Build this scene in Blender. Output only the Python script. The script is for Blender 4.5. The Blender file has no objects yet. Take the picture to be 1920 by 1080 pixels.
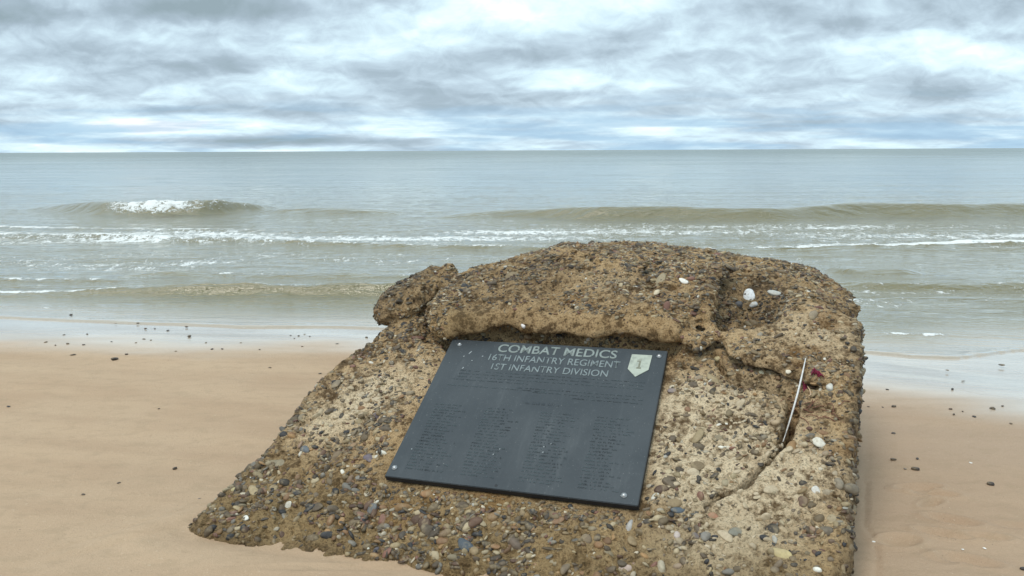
import bpy, math, random
import numpy as np
from mathutils import Vector, Matrix
random.seed(7); RNG = np.random.default_rng(11)
sc = bpy.context.scene
COL = sc.collection

# ------------------------------------------------------------------ camera
EYE = np.array([0.0, 0.0, 1.6]); FPX = 1500.0
PITCH = math.atan(258/FPX); ROLL = math.atan(9/1920.0)
cd = bpy.data.cameras.new('camera'); cam = bpy.data.objects.new('camera', cd); COL.objects.link(cam)
cd.sensor_width = 36.0; cd.lens = 36.0*FPX/1920.0; cd.clip_start = 0.05; cd.clip_end = 30000
cam.location = EYE
cam.rotation_euler = (Matrix.Rotation(math.pi/2-PITCH, 3, 'X') @ Matrix.Rotation(-ROLL, 3, 'Z')).to_euler()
sc.camera = cam

# ------------------------------------------------------------------ exposure
sc.view_settings.view_transform = 'Standard'; sc.view_settings.look = 'None'
sc.view_settings.exposure = 0.13; sc.view_settings.gamma = 1.0

# ------------------------------------------------------------------ node helper
class NT:
    def __init__(s, tree): s.t = tree; s.n = tree.nodes; s.l = tree.links
    def node(s, kind, **kw):
        n = s.n.new(kind)
        for k, v in kw.items(): setattr(n, k, v)
        return n
    def put(s, sock, v):
        if isinstance(v, bpy.types.NodeSocket): s.l.new(v, sock)
        elif v is not None: sock.default_value = v
    def m(s, op, a, b=None, c=None, clamp=False):
        n = s.node('ShaderNodeMath', operation=op, use_clamp=clamp)
        for i, v in enumerate((a, b, c)): s.put(n.inputs[i], v)
        return n.outputs[0]
    def noise(s, vec, scale, detail=6, rough=0.55, dist=0.0, lac=2.0):
        n = s.node('ShaderNodeTexNoise')
        s.put(n.inputs['Vector'], vec); n.inputs['Scale'].default_value = scale
        n.inputs['Detail'].default_value = detail; n.inputs['Roughness'].default_value = rough
        n.inputs['Distortion'].default_value = dist; n.inputs['Lacunarity'].default_value = lac
        return n.outputs[0]
    def ramp(s, fac, stops, interp='LINEAR'):
        n = s.node('ShaderNodeValToRGB'); r = n.color_ramp; r.interpolation = interp
        while len(r.elements) < len(stops): r.elements.new(0.5)
        for e, (p, c) in zip(r.elements, stops):
            e.position = p; e.color = (*c, 1) if len(c) == 3 else c
        s.put(n.inputs[0], fac); return n.outputs[0]
    def mix(s, fac, a, b, mode='MIX'):
        n = s.node('ShaderNodeMix', data_type='RGBA', blend_type=mode)
        s.put(n.inputs[0], fac)
        for i, v in ((6, a), (7, b)):
            s.put(n.inputs[i], (*v, 1) if isinstance(v, tuple) and len(v) == 3 else v)
        return n.outputs[2]
    def comb(s, x, y, z):
        n = s.node('ShaderNodeCombineXYZ')
        for i, v in enumerate((x, y, z)): s.put(n.inputs[i], v)
        return n.outputs[0]
    def sep(s, v):
        n = s.node('ShaderNodeSeparateXYZ'); s.put(n.inputs[0], v); return n.outputs
    def rng(s, v, a, b, c=0.0, d=1.0, kind='SMOOTHSTEP'):
        n = s.node('ShaderNodeMapRange', interpolation_type=kind, clamp=True) if kind != 'LINEAR' else s.node('ShaderNodeMapRange', clamp=True)
        s.put(n.inputs[0], v)
        for i, q in zip((1, 2, 3, 4), (a, b, c, d)): n.inputs[i].default_value = q
        return n.outputs[0]
    def attr(s, name):
        n = s.node('ShaderNodeAttribute', attribute_name=name); return n
    def pos(s): return s.node('ShaderNodeNewGeometry').outputs['Position']
    def bump(s, h, strength, dist, normal=None):
        n = s.node('ShaderNodeBump'); s.put(n.inputs['Height'], h)
        n.inputs['Strength'].default_value = strength; n.inputs['Distance'].default_value = dist
        if normal is not None: s.put(n.inputs['Normal'], normal)
        return n.outputs[0]

# ------------------------------------------------------------------ world: broken overcast
SUN_EL, SUN_AZ = math.radians(62), math.radians(-138)      # azimuth clockwise from +Y (seaward)
w = bpy.data.worlds.new('World'); sc.world = w; w.use_nodes = True
T = NT(w.node_tree); T.n.clear()
out = T.node('ShaderNodeOutputWorld'); bg = T.node('ShaderNodeBackground'); T.l.new(bg.outputs[0], out.inputs[0])
bg.inputs[1].default_value = 0.1
sky = T.node('ShaderNodeTexSky', sky_type='NISHITA'); sky.sun_disc = False
sky.sun_elevation = SUN_EL; sky.sun_rotation = SUN_AZ; sky.air_density = 1.0; sky.dust_density = 1.0
gen = T.node('ShaderNodeTexCoord').outputs['Generated']
X, Y, Z = T.sep(gen)
zc = T.m('MAXIMUM', Z, 0.0)
den = T.m('ADD', zc, 0.115)
u = T.m('DIVIDE', X, den); v = T.m('DIVIDE', Y, den)
# tangent coordinates of the seaward sky, used to seat the big cloud masses
ya = T.m('MAXIMUM', Y, 0.05)
A_ = T.m('DIVIDE', X, ya); E_ = T.m('DIVIDE', zc, ya)
def blob(px, py, sx, sy, amp):
    a0 = (px-960)/1500.0; e0 = max(0, (283-py))/1500.0
    da = T.m('MULTIPLY', T.m('SUBTRACT', A_, a0), 1500.0/sx)
    de = T.m('MULTIPLY', T.m('SUBTRACT', E_, e0), 1500.0/sy)
    r = T.m('ADD', T.m('MULTIPLY', da, da), T.m('MULTIPLY', de, de))
    return T.m('MULTIPLY', T.m('EXPONENT', T.m('MULTIPLY', r, -1.0)), amp)
BLOBS = [(230, 25, 380, 38, -.30), (130, 112, 330, 24, -.26), (560, 30, 260, 40, -.16), (150, 208, 420, 16, -.18), (380, 148, 420, 20, -.10),
         (620, 100, 160, 26, .22), (900, 30, 260, 40, .10), (1100, 25, 260, 45, .12), (1600, 45, 330, 26, .05), (1820, 25, 200, 30, -.20), (1350, 95, 180, 20, -.02),
         (780, 70, 170, 12, -.15), (1250, 95, 260, 25, -.10), (1000, 115, 160, 20, -.16), (1380, 120, 180, 20, -.08), (1650, 185, 260, 22, -.26),
         (1250, 190, 220, 14, -.12), (1180, 165, 230, 12, .12), (250, 235, 330, 16, .30), (620, 228, 300, 12, -.05), (480, 262, 260, 9, -.25),
         (820, 262, 260, 10, -.22), (1000, 215, 300, 18, -.10), (1720, 238, 300, 12, -.12), (1250, 258, 400, 14, .14), (960, 281, 1500, 7, .06), (60, 180, 160, 12, .12),
         (1800, 100, 200, 40, .08), (520, 185, 420, 24, -.06)]
bias = 0.0
for b in BLOBS: bias = T.m('ADD', bias, blob(*b))
def lin(v_, k): return T.m('MULTIPLY', v_, k)
EL = T.m('LOGARITHM', T.m('ADD', T.m('MULTIPLY', E_, 14.0), 1.0), math.e)        # stretches the low sky
wv = T.comb(lin(A_, 7.5), lin(EL, 3.8), 1.0)
w1 = T.m('SUBTRACT', T.noise(wv, 1.0, 5, .55), 0.5); w2 = T.m('SUBTRACT', T.noise(T.comb(lin(A_, 7.5), lin(EL, 3.8), 6.0), 1.0, 5, .55), 0.5)
def cloud(dv_):
    return T.noise(T.comb(T.m('ADD', lin(A_, 5.2), lin(w1, .8)), T.m('ADD', T.m('ADD', lin(EL, 3.7), dv_), lin(w2, .85)), 4.0), 1.0, 6, .46, 0.15)
nA = cloud(0.0); nB = cloud(0.17)
emb = T.m('MULTIPLY', T.m('SUBTRACT', nA, nB), -1.7)
lump = T.noise(T.comb(lin(A_, 21.0), lin(EL, 7.0), 3.0), 1.0, 7, 0.58, 0.5)
lump2 = T.noise(T.comb(lin(A_, 21.0), T.m('ADD', lin(EL, 7.0), .2), 3.0), 1.0, 7, 0.58, 0.5)
fine = T.m('ADD', lump, T.m('MULTIPLY', T.m('SUBTRACT', lump2, lump), 1.3))
val = T.m('ADD', T.m('ADD', T.m('MULTIPLY', T.m('SUBTRACT', nA, 0.5), 1.55), 0.585), emb)
val = T.m('ADD', val, T.m('MULTIPLY', T.m('SUBTRACT', fine, 0.5), 0.58))
val = T.m('ADD', val, bias)
ccol = T.ramp(val, [(0.0, (.29, .375, .42)), (0.28, (.38, .475, .55)), (0.5, (.52, .645, .735)), (0.68, (.66, .83, .91)), (0.88, (.83, .97, 1.0)), (1.0, (.98, 1.0, 1.0))])
# blue gaps low over the sea
gap = T.noise(T.comb(T.m('MULTIPLY', A_, 2.2), T.m('MULTIPLY', E_, 26.0), 7.0), 2.2, 6, 0.55, 0.2)
low = T.rng(E_, 0.015, 0.085, 1.0, 0.0)
gapf = T.m('MULTIPLY', T.rng(gap, 0.44, 0.64), low)
bluecol = T.mix(0.9, T.mix(0.0, sky.outputs[0], sky.outputs[0]), (3.2, 5.4, 7.6))
# scale cloud radiance to the background strength; brighter overhead
hi = T.rng(Z, 0.165, 0.30, 10.2, 12.6)
hor = T.rng(E_, 0.0, 0.16, 1.03, 1.0)
cs = T.mix(1.0, ccol, T.comb(hi, hi, hi), 'MULTIPLY')
cs = T.mix(1.0, cs, T.comb(T.m('MULTIPLY', hor, 0.985), hor, T.m('MULTIPLY', hor, 1.01)), 'MULTIPLY')
final = T.mix(T.m('MULTIPLY', gapf, 0.7), cs, bluecol)
T.l.new(final, bg.inputs[0])

# ------------------------------------------------------------------ sun behind the cloud
sd = bpy.data.lights.new('sun', 'SUN'); sun = bpy.data.objects.new('sun', sd); COL.objects.link(sun)
sd.energy = 1.6; sd.angle = math.radians(20); sd.color = (1.0, 0.93, 0.82)
dv = Vector((math.sin(SUN_AZ)*math.cos(SUN_EL), math.cos(SUN_AZ)*math.cos(SUN_EL), math.sin(SUN_EL)))
sun.rotation_euler = dv.to_track_quat('Z', 'Y').to_euler()

# ------------------------------------------------------------------ geometry helpers
def view_ray(x, y):
    a, b = x-960.0, y-540.0; c, s = math.cos(ROLL), math.sin(ROLL)
    x2 = c*a-s*b; y2 = s*a+c*b
    return np.array([x2, FPX*math.cos(PITCH)-y2*math.sin(PITCH), -(y2*math.cos(PITCH)+FPX*math.sin(PITCH))])
def on_z(x, y, z=0.0):
    d = view_ray(x, y); return EYE + d*(z-EYE[2])/d[2]
def on_plane(x, y, P, n):
    d = view_ray(x, y); return EYE + d*(((P-EYE)@n)/(d@n))
def smooth(e0, e1, x):
    t = np.clip((x-e0)/(e1-e0), 0, 1); return t*t*(3-2*t)
TAB = RNG.random((64, 64, 64)).astype(np.float32)
def vnoise(x, y, z):
    xi = np.floor(x); yi = np.floor(y); zi = np.floor(z)
    fx, fy, fz = x-xi, y-yi, z-zi
    fx, fy, fz = [t*t*(3-2*t) for t in (fx, fy, fz)]
    xi = xi.astype(np.int64) & 63; yi = yi.astype(np.int64) & 63; zi = zi.astype(np.int64) & 63
    x1 = (xi+1) & 63; y1 = (yi+1) & 63; z1 = (zi+1) & 63
    def L(a, b, t): return a+(b-a)*t
    return L(L(L(TAB[xi, yi, zi], TAB[x1, yi, zi], fx), L(TAB[xi, y1, zi], TAB[x1, y1, zi], fx), fy),
             L(L(TAB[xi, yi, z1], TAB[x1, yi, z1], fx), L(TAB[xi, y1, z1], TAB[x1, y1, z1], fx), fy), fz)
def fbm(x, y, z, oct=4, g=0.5):
    s = 0; a = 1.0; n = 0
    for k in range(oct):
        s = s + a*(vnoise(x*2**k+17.3*k, y*2**k+5.1*k, z*2**k+9.7*k)-0.5); n += a; a *= g
    return s/n*2.0
def mesh_from(name, V, F, mat=None, parent=None, smooth_shade=True, attrs=None, colors=None):
    me = bpy.data.meshes.new(name)
    V = np.asarray(V, np.float32); F = np.asarray(F, np.int32); k = F.shape[1]
    me.vertices.add(len(V)); me.vertices.foreach_set('co', V.ravel())
    me.loops.add(F.size); me.loops.foreach_set('vertex_index', F.ravel())
    me.polygons.add(len(F)); me.polygons.foreach_set('loop_start', np.arange(0, F.size, k, dtype=np.int32))
    me.polygons.foreach_set('loop_total', np.full(len(F), k, np.int32))
    me.update(calc_edges=True)
    if smooth_shade: me.polygons.foreach_set('use_smooth', np.ones(len(F), bool))
    for an, av in (attrs or {}).items():
        a = me.attributes.new(an, 'FLOAT', 'POINT'); a.data.foreach_set('value', np.asarray(av, np.float32))
    if colors is not None:
        a = me.color_attributes.new('tint', 'FLOAT_COLOR', 'POINT')
        c = np.ones((len(V), 4), np.float32); c[:, :3] = colors; a.data.foreach_set('color', c.ravel())
    if mat: me.materials.append(mat)
    o = bpy.data.objects.new(name, me); COL.objects.link(o)
    if parent: o.parent = parent
    return o
def tag(o, label=None, cat=None, group=None, kind=None):
    if label: o['label'] = label
    if cat: o['category'] = cat
    if group: o['group'] = group
    if kind: o['kind'] = kind
    return o
def empty(name, loc=(0, 0, 0)):
    o = bpy.data.objects.new(name, None); o.empty_display_size = 0.1; o.location = loc; COL.objects.link(o); return o
def mat(name):
    m = bpy.data.materials.new(name); m.use_nodes = True
    t = NT(m.node_tree); return m, t, m.node_tree.nodes['Principled BSDF']

# ================================================================== SHORE LAYOUT
SEA = -0.09
def wet_line(x):      # y of the edge of the shining wet sand
    return np.interp(x, [-60, -4.4, -1.6, 0.5, 2.42, 3.13, 60], [14, 6.72, 6.42, 5.9, 5.16, 4.76, -30])
def sand_height(x, y):
    s = (y-wet_line(x))*0.93
    z = -0.012*np.clip(s, -4, 0)*0 - 0.055*np.clip(s, 0, None)**1.0*smooth(0, 1.2, s)
    z = z + 0.010*fbm(x*0.5, y*0.9, 1.0+0*x, 3)*smooth(0.6, -0.6, s)
    z = z + 0.004*fbm(x*1.6+y*0.4, y*3.2, 4.0+0*x, 3)*smooth(0.8, -0.8, s)
    bx, by = np.array([-1.37, 3.18]), np.array([-.22, 2.85]); ab = by-bx     # scour along the foot of the block
    t = np.clip(((x-bx[0])*ab[0]+(y-bx[1])*ab[1])/(ab@ab), 0, 1); d = np.hypot(x-bx[0]-t*ab[0], y-bx[1]-t*ab[1])
    z = z - 0.022*np.exp(-(d/.07)**2)+0.012*np.exp(-((d-.20)/.08)**2)
    return z, s

# ------------------------------------------------------------------ sand
def fan_grid(rows_y, half, ncol, p=1.0):
    t = np.linspace(-1, 1, ncol); yy = np.repeat(rows_y, ncol).reshape(len(rows_y), ncol)
    hw = half(rows_y)[:, None]; xx = t[None, :]*hw
    i = np.arange((len(rows_y)-1)*(ncol-1)); r = i//(ncol-1); c = i % (ncol-1); a = r*ncol+c
    F = np.stack([a, a+1, a+ncol+1, a+ncol], 1)
    return xx, yy, F
rows = np.concatenate([-60+np.geomspace(59.9, 0.5, 30)[::-1][:0], [-60, -30, -12, -5, -2, 0, 1.0, 1.6], np.linspace(2.0, 7.4, 520), np.geomspace(7.42, 20, 160), [40, 200, 1500, 12000]])
sx, sy, sF = fan_grid(rows, lambda y: np.where(y < 21, 3.6+np.abs(y)*0.55, np.abs(y)*1.5), 760)
sz, ss = sand_height(sx, sy)
def dent(px, py, L, W, ang, dep):
    global sz
    c = on_z(px, py); ca, sa = math.cos(ang), math.sin(ang)
    a = ((sx-c[0])*ca+(sy-c[1])*sa)/L; b = (-(sx-c[0])*sa+(sy-c[1])*ca)/W
    r = a*a+b*b
    sz = sz - dep*np.exp(-r**1.6) + dep*0.45*np.exp(-((np.sqrt(r)-1.45)/0.28)**2)
for d in [(1722, 915, .09, .032, .1, .02), (1752, 926, .085, .03, -.25, .020), (1745, 944, .06, .025, .5, .018), (1786, 975, .085, .035, -.45, .022),
          (1772, 1001, .09, .033, -.4, .022), (1686, 1014, .075, .045, .2, .020), (1845, 1006, .08, .03, -.2, .016), (1818, 1052, .09, .035, -.5, .020), (1768, 1050, .06, .03, -.3, .008),
          (300, 985, .35, .05, .7, -.010), (640, 1062, .25, .035, .1, .008), (1900, 985, .07, .03, -.2, .008)]: dent(*d)
def furrow(pts, w, dep):
    global sz
    P = [on_z(*q)[:2] for q in pts]; D = np.full(sx.shape, 9.0)
    for a, b in zip(P[:-1], P[1:]):
        ab = b-a; t = np.clip(((sx-a[0])*ab[0]+(sy-a[1])*ab[1])/(ab@ab), 0, 1)
        D = np.minimum(D, np.hypot(sx-a[0]-t*ab[0], sy-a[1]-t*ab[1]))
    sz = sz - dep*np.exp(-(D/w)**2)
furrow([(1624, 905), (1622, 985), (1640, 1010), (1645, 1040), (1643, 1085)], .010, .008)
furrow([(1628, 770), (1626, 860), (1622, 905)], .015, .003)
m_sand, T, B = mat('sand')
pos = T.pos(); wet = T.attr('wet').outputs['Fac']
g1 = T.noise(pos, 1.1, 4, 0.5); px_, py_, pz_ = T.sep(pos)
g2 = T.noise(T.comb(T.m('MULTIPLY', px_, 0.35), T.m('ADD', T.m('MULTIPLY', py_, 2.6), T.m('MULTIPLY', px_, 0.5)), 0.0), 1.3, 5, 0.55)
g3 = T.noise(pos, 260.0, 3, 0.7); g4 = T.noise(pos, 60.0, 4, 0.7)
dry = T.mix(T.rng(g2, 0.3, 0.7), (.45, .305, .196), (.525, .365, .237))
dry = T.mix(T.m('MULTIPLY', T.rng(g1, 0.35, 0.65), 0.35), dry, (.55, .405, .275))
dry = T.mix(T.m('MULTIPLY', T.rng(px_, 0.9, 2.2, 0.0, 1.0), T.rng(g1, .3, .7, .35, .7)), dry, (.41, .29, .208))
g5 = T.noise(T.comb(px_, T.m('MULTIPLY', py_, 1.8), 3.0), 7.0, 6, .68, .4); dry = T.mix(T.m('MULTIPLY', T.rng(g5, .48, .64), .32), dry, (.36, .26, .165))
dry = T.mix(T.m('MULTIPLY', T.rng(g3, 0.35, 0.75), 0.45), dry, (.32, .23, .14))
dry = T.mix(T.m('MULTIPLY', T.rng(g4, 0.60, 0.74), 0.35), dry, (.75, .62, .46))
speck = T.noise(pos, 95.0, 1, 0.5); dry = T.mix(T.m('MULTIPLY', T.rng(speck, 0.76, 0.80), 0.7), dry, (.12, .09, .07))
wetc = T.mix(T.rng(g2, 0.35, 0.7), (.46, .375, .29), (.56, .47, .38))
colr = T.mix(wet, dry, wetc); T.l.new(colr, B.inputs['Base Color'])
r = T.m('SUBTRACT', 0.85, T.m('MULTIPLY', wet, 0.66)); T.l.new(r, B.inputs['Roughness'])
spc = T.m('ADD', 0.25, T.m('MULTIPLY', wet, 0.75)); T.l.new(spc, B.inputs['Specular IOR Level'])
B.inputs['IOR'].default_value = 1.5
T.l.new(T.m('MULTIPLY', T.m('MULTIPLY', wet, wet), .75), B.inputs['Coat Weight']); B.inputs['Coat Roughness'].default_value = .08; B.inputs['Coat IOR'].default_value = 1.6
hh = T.m('MULTIPLY', T.m('ADD', g3, T.m('MULTIPLY', g4, 1.5)), T.m('SUBTRACT', 1.0, T.m('MULTIPLY', wet, 0.93)))
hh2 = T.m('MULTIPLY', T.noise(T.comb(px_, T.m('MULTIPLY', py_, 3.0), 0.0), 3.0, 4, 0.6), T.m('ADD', 1.0, T.m('MULTIPLY', wet, 1.0)))
nb = T.bump(hh, 0.6, 0.008); nb = T.bump(hh2, 0.4, 0.016, nb); T.l.new(nb, B.inputs['Normal'])
wetv = smooth(-0.45, 0.40, ss + 0.30*fbm(sx*0.7, sy*3.0, 2.0+0*sx, 4))
sand = mesh_from('sand', np.stack([sx, sy, sz], -1).reshape(-1, 3), sF, m_sand, attrs={'wet': wetv.ravel()})
tag(sand, 'smooth tan beach sand turning shiny and wet at the water edge', 'sand', kind='structure'); del sand['category']

# ================================================================== SEA
wrows = np.concatenate([np.linspace(4.2, 9.0, 300), np.linspace(9.0, 24, 620)[1:], np.geomspace(24, 120, 330)[1:], np.geomspace(120, 20000, 90)[1:]])
wx, wy, wF = fan_grid(wrows, lambda y: 3.5+y*0.95, 1000)
wz = np.full(wx.shape, SEA); foam = np.zeros(wx.shape)
near = smooth(60, 12, wy)
wz += 0.010*fbm(wx*0.8, wy*2.4, 3+0*wx, 4)*smooth(5.5, 9.0, wy-wet_line(wx)*0+0)*near*1.2
wz += 0.014*fbm(wx*1.7, wy*4.2, 23+0*wx, 3)*smooth(0.8, 3.0, wy-wet_line(wx))*near
wz += 0.030*fbm(wx*0.16, wy*0.6, 8+0*wx, 3)*smooth(12, 26, wy)*smooth(220, 60, wy)
jag = fbm(wx*3.0, wy*3.0, 5+0*wx, 4); jag2 = fbm(wx*6.5, wy*4.0, 15+0*wx, 3)
def pchip(x, X, Y):
    if len(X) < 3: return np.interp(x, X, Y)
    h = np.diff(X); d = np.diff(Y)/h; m = np.zeros(len(X))
    w1, w2 = 2*h[1:]+h[:-1], h[1:]+2*h[:-1]; ok = d[:-1]*d[1:] > 0
    m[1:-1] = np.where(ok, (w1+w2)/(w1/np.where(ok, d[:-1], 1)+w2/np.where(ok, d[1:], 1)), 0)
    xc = np.clip(x, X[0], X[-1]); i = np.clip(np.searchsorted(X, xc)-1, 0, len(X)-2); t = (xc-X[i])/h[i]
    return (2*t**3-3*t**2+1)*Y[i]+(t**3-2*t**2+t)*h[i]*m[i]+(-2*t**3+3*t**2)*Y[i+1]+(t**3-t**2)*h[i]*m[i+1]
def ridge(pts, front, back, fo=None, fw=(0.15, 0.5), wob=0.06):
    """pts: (px, py of crest, height); fo: (px, foam strength)"""
    global wz, foam
    P = [(on_z(x, y, SEA+h), h) for x, y, h in pts]
    X_ = np.array([p[0][0] for p in P]); Y_ = np.array([p[0][1] for p in P]); H_ = np.array([p[1] for p in P])
    o = np.argsort(X_); X_, Y_, H_ = X_[o], Y_[o], H_[o]
    for it in range(1):
        yc = pchip(wx, X_, Y_) + wob*fbm(wx*0.8, 0*wx+X_[0], 2+0*wx, 3)
    A = pchip(wx, X_, H_)*(1+.18*fbm(wx*.7, 0*wx+3, 5+0*wx, 3))
    t = wy-yc
    prof = np.where(t < 0, np.exp(-np.abs(t/front)**2.2), np.exp(-(t/back)**2))
    wz += A*prof
    if fo:
        hm = max(pts, key=lambda q: q[2]); fx_ = np.array([on_z(x, hm[1], SEA+hm[2])[0] for x, s in fo]); fs = np.array([s for x, s in fo])
        m = pchip(wx, fx_, fs)
        band = np.where(t < 0, smooth(-fw[0], -fw[0]*0.4, t), smooth(fw[1], fw[1]*0.15, t))
        f = m*band*np.clip(1+.5*jag2, .4, 1.25); foam = np.maximum(foam, f); wz += 0.085*f*np.clip(jag+0.25, 0, 1)*np.clip(A*4, .35, 1.6)+.03*f*jag2*np.clip(A*4, .3, 1.3)
    return yc
# first line of breakers
ridge([(20, 392, 0), (110, 386, .15), (200, 379, .33), (290, 380, .34), (380, 379, .33), (460, 383, .20), (540, 391, .0)], .38, 1.3,
      [(150, .12), (200, .34), (240, .58), (290, .72), (350, .56), (395, .38), (450, .16), (500, 0)], (.62, .25), .03)
ridge([(470, 397, 0), (540, 392, .12), (640, 391, .15), (720, 394, .10), (790, 398, 0)], .34, 1.0)
ridge([(800, 405, 0), (860, 401, .07), (930, 396, .14), (1020, 391, .22), (1130, 386, .33), (1240, 386, .33), (1330, 389, .30), (1420, 390, .29), (1520, 386, .31), (1640, 380, .35), (1760, 381, .34), (1920, 382, .30), (2200, 384, .3)], .36, 1.5)
# spent foam line
ridge([(-400, 428, .05), (0, 437, .06), (200, 440, .07), (450, 447, .07), (700, 455, .06), (1000, 462, .06), (1300, 466, .05), (1440, 465, .05), (1600, 461, .07), (1750, 456, .09), (1920, 452, .10), (2300, 450, .1)], .16, .55,
      [(-400, .62), (0, .52), (150, .62), (350, .50), (600, .44), (1000, .40), (1400, .42), (1550, .60), (1700, .80), (1920, .92), (2300, .9)], (.12, 1.5), .18)
ridge([(-200, 425, .03), (200, 428, .03), (500, 432, .02), (760, 440, 0)], .2, .5, [(-200, .5), (80, .6), (300, .55), (520, .45), (700, 0)], (.15, .7), .2)
ridge([(1480, 470, 0), (1640, 469, .04), (1780, 466, .05), (2100, 462, .05)], .12, .3, [(1500, .2), (1900, .45), (2100, .5)], (.05, .15), .06)
# inner wave
ridge([(-300, 548, .07), (0, 548, .05), (120, 547, .05), (230, 540, .07), (330, 532, .13), (450, 530, .14), (520, 536, .11), (570, 536, .11), (640, 530, .14), (740, 531, .13), (900, 538, .06), (1100, 545, .0)], .14, .30,
      [(-300, .9), (0, .9), (100, .8), (200, .75), (250, .4), (330, .22), (450, .28), (520, .42), (600, .25), (740, .25), (900, 0)], (.03, .20), .04)
ridge([(150, 518, 0), (250, 512, .04), (330, 507, .07), (400, 512, .04), (560, 514, .03), (650, 511, .05), (760, 514, .03), (860, 518, 0)], .14, .35, [(150, 0), (300, .25), (400, .40), (640, .25), (760, .4), (900, 0)], (.1, .5), .03)
ridge([(-200, 523, .03), (0, 523, .03), (150, 524, .03), (300, 528, 0)], .1, .3, [(-200, .5), (0, .5), (120, .5), (240, .2), (300, 0)], (.1, .2), .04)
ridge([(-100, 572, .02), (60, 576, .02), (200, 584, .02), (330, 590, 0)], .06, .2, [(-100, .3), (60, .35), (200, .3), (330, 0)], (.04, .1), .04)
# right hand inner waves
ridge([(1540, 506, 0), (1600, 503, .08), (1680, 502, .08), (1760, 507, 0)], .14, .35)
ridge([(1560, 531, .03), (1650, 530, .07), (1760, 531, .08), (1920, 529, .08), (2200, 530, .08)], .13, .35, [(1560, .2), (1700, .3), (1920, .3)], (.06, .1))
ridge([(1580, 478, .02), (1700, 476, .03), (1920, 473, .03), (2200, 470, .03)], .2, .4)
ridge([(1590, 560, .02), (1750, 556, .02), (1920, 560, .03), (2200, 555, .03)], .12, .3)
ridge([(1580, 622, 0), (1640, 619, .03), (1720, 618, .045), (1790, 613, .05), (1850, 612, .05), (1920, 616, .04), (2200, 620, .04)], .09, .22,
      [(1600, .15), (1680, .45), (1740, .52), (1800, .30), (1850, .25), (1920, .35), (2200, .3)], (.07, .06), .03)
wz += 0.05*smooth(-8, 0, wy-20)*0
# water runs out as thin tongues up the sand
E_px = [(-900, 560), (-300, 585), (0, 597), (100, 602), (220, 612), (330, 617), (450, 622), (600, 618), (760, 622), (1200, 640), (1500, 650), (1610, 656), (1700, 663), (1790, 665), (1850, 656), (1920, 644), (2100, 640), (2500, 660)]
EP = np.array([on_z(x, y, SEA+.02)[:2] for x, y in E_px]); oo = np.argsort(EP[:, 0])
edge = np.interp(wx, EP[oo, 0], EP[oo, 1]) + 0.10*fbm(wx*0.9, 0*wx, 9+0*wx, 3)
te = wy-edge
zsand, _ = sand_height(wx, wy)
wz = np.where(te < 1.6, zsand + 0.012 + (np.maximum(wz-zsand-0.012, 0.0))*smooth(0.0, 1.6, te), wz)
wz = np.maximum(wz, zsand+0.012)
wz += 0.010*np.exp(-((te-0.05)/0.05)**2)
wz = np.where(te < -0.02, zsand-0.10*smooth(0, -0.25, te+0.02)-0.01, wz)
shal = smooth(1.3, 0.0, te); silt = smooth(40, 7, te)
# broad faint lace of old foam inside the surf
lace = smooth(0.5, 3.0, te)*smooth(15.5, 12.0, wy)*0.42*np.clip(0.6+1.2*fbm(wx*0.35, wy*1.1, 6+0*wx, 3), 0, 1.3)
lace += smooth(19.5, 17.5, wy)*smooth(13.8, 15.5, wy)*0.52*np.clip(0.75+1.0*fbm(wx*0.3, wy*0.9, 12+0*wx, 3), 0, 1.3)
foam = np.clip(np.maximum(foam, lace), 0, 1)
m_sea, T, B = mat('sea_water')
pos = T.pos(); px_, py_, pz_ = T.sep(pos)
fo = T.attr('foam').outputs['Fac']; sh = T.attr('shallow').outputs['Fac']; si = T.attr('silt').outputs['Fac']
LG = T.m('LOGARITHM', T.m('MAXIMUM', py_, 1.0), 10.0); patch = T.noise(T.comb(T.m('MULTIPLY', px_, .02), T.m('MULTIPLY', py_, .10), 2.0), 1.0, 5, .6, .3)
deep = T.mix(T.rng(T.noise(T.comb(T.m('MULTIPLY', px_, .05), T.m('MULTIPLY', py_, .35), 0.0), 1.0, 4, .5), .35, .65), (.085, .115, .10), (.12, .145, .115))
body = T.mix(si, deep, (.15, .12, .035)); sl2 = T.attr('shallow2').outputs['Fac']; body = T.mix(T.m('MULTIPLY', sl2, .35), body, (.34, .32, .25)); body = T.mix(sh, body, (.40, .33, .25))
fn = T.noise(T.comb(px_, T.m('MULTIPLY', py_, 0.55), T.m('MULTIPLY', pz_, 3.0)), 7.0, 6, 0.72, 0.6)
fn2 = T.noise(T.comb(px_, T.m('MULTIPLY', py_, 0.7), 0.0), 28.0, 3, 0.65)
fmix = T.m('ADD', T.m('MULTIPLY', fn, 0.7), T.m('MULTIPLY', fn2, 0.3))
fm = T.rng(T.m('ADD', T.m('SUBTRACT', fmix, 0.5), T.m('MULTIPLY', T.m('SUBTRACT', fo, 0.5), 0.38)), -0.03, 0.05)
fm = T.m('MULTIPLY', fm, T.rng(fo, 0.05, 0.3))
colr = T.mix(fm, body, (.80, .81, .79)); T.l.new(colr, B.inputs['Base Color'])
far = T.m('MULTIPLY', T.rng(LG, 1.3, 2.7), T.rng(patch, .3, .7, .65, 1.0)); T.l.new(T.m('ADD', T.m('ADD', 0.07, T.m('MULTIPLY', far, 0.30)), T.m('MULTIPLY', fm, 0.6)), B.inputs['Roughness'])
B.inputs['IOR'].default_value = 1.38; T.l.new(T.m('MULTIPLY', T.m('SUBTRACT', 1.0, far), T.m('SUBTRACT', .85, T.m('MULTIPLY', fm, .8))), B.inputs['Coat Weight']); B.inputs['Coat Roughness'].default_value = .05; B.inputs['Coat IOR'].default_value = 1.7
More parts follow.
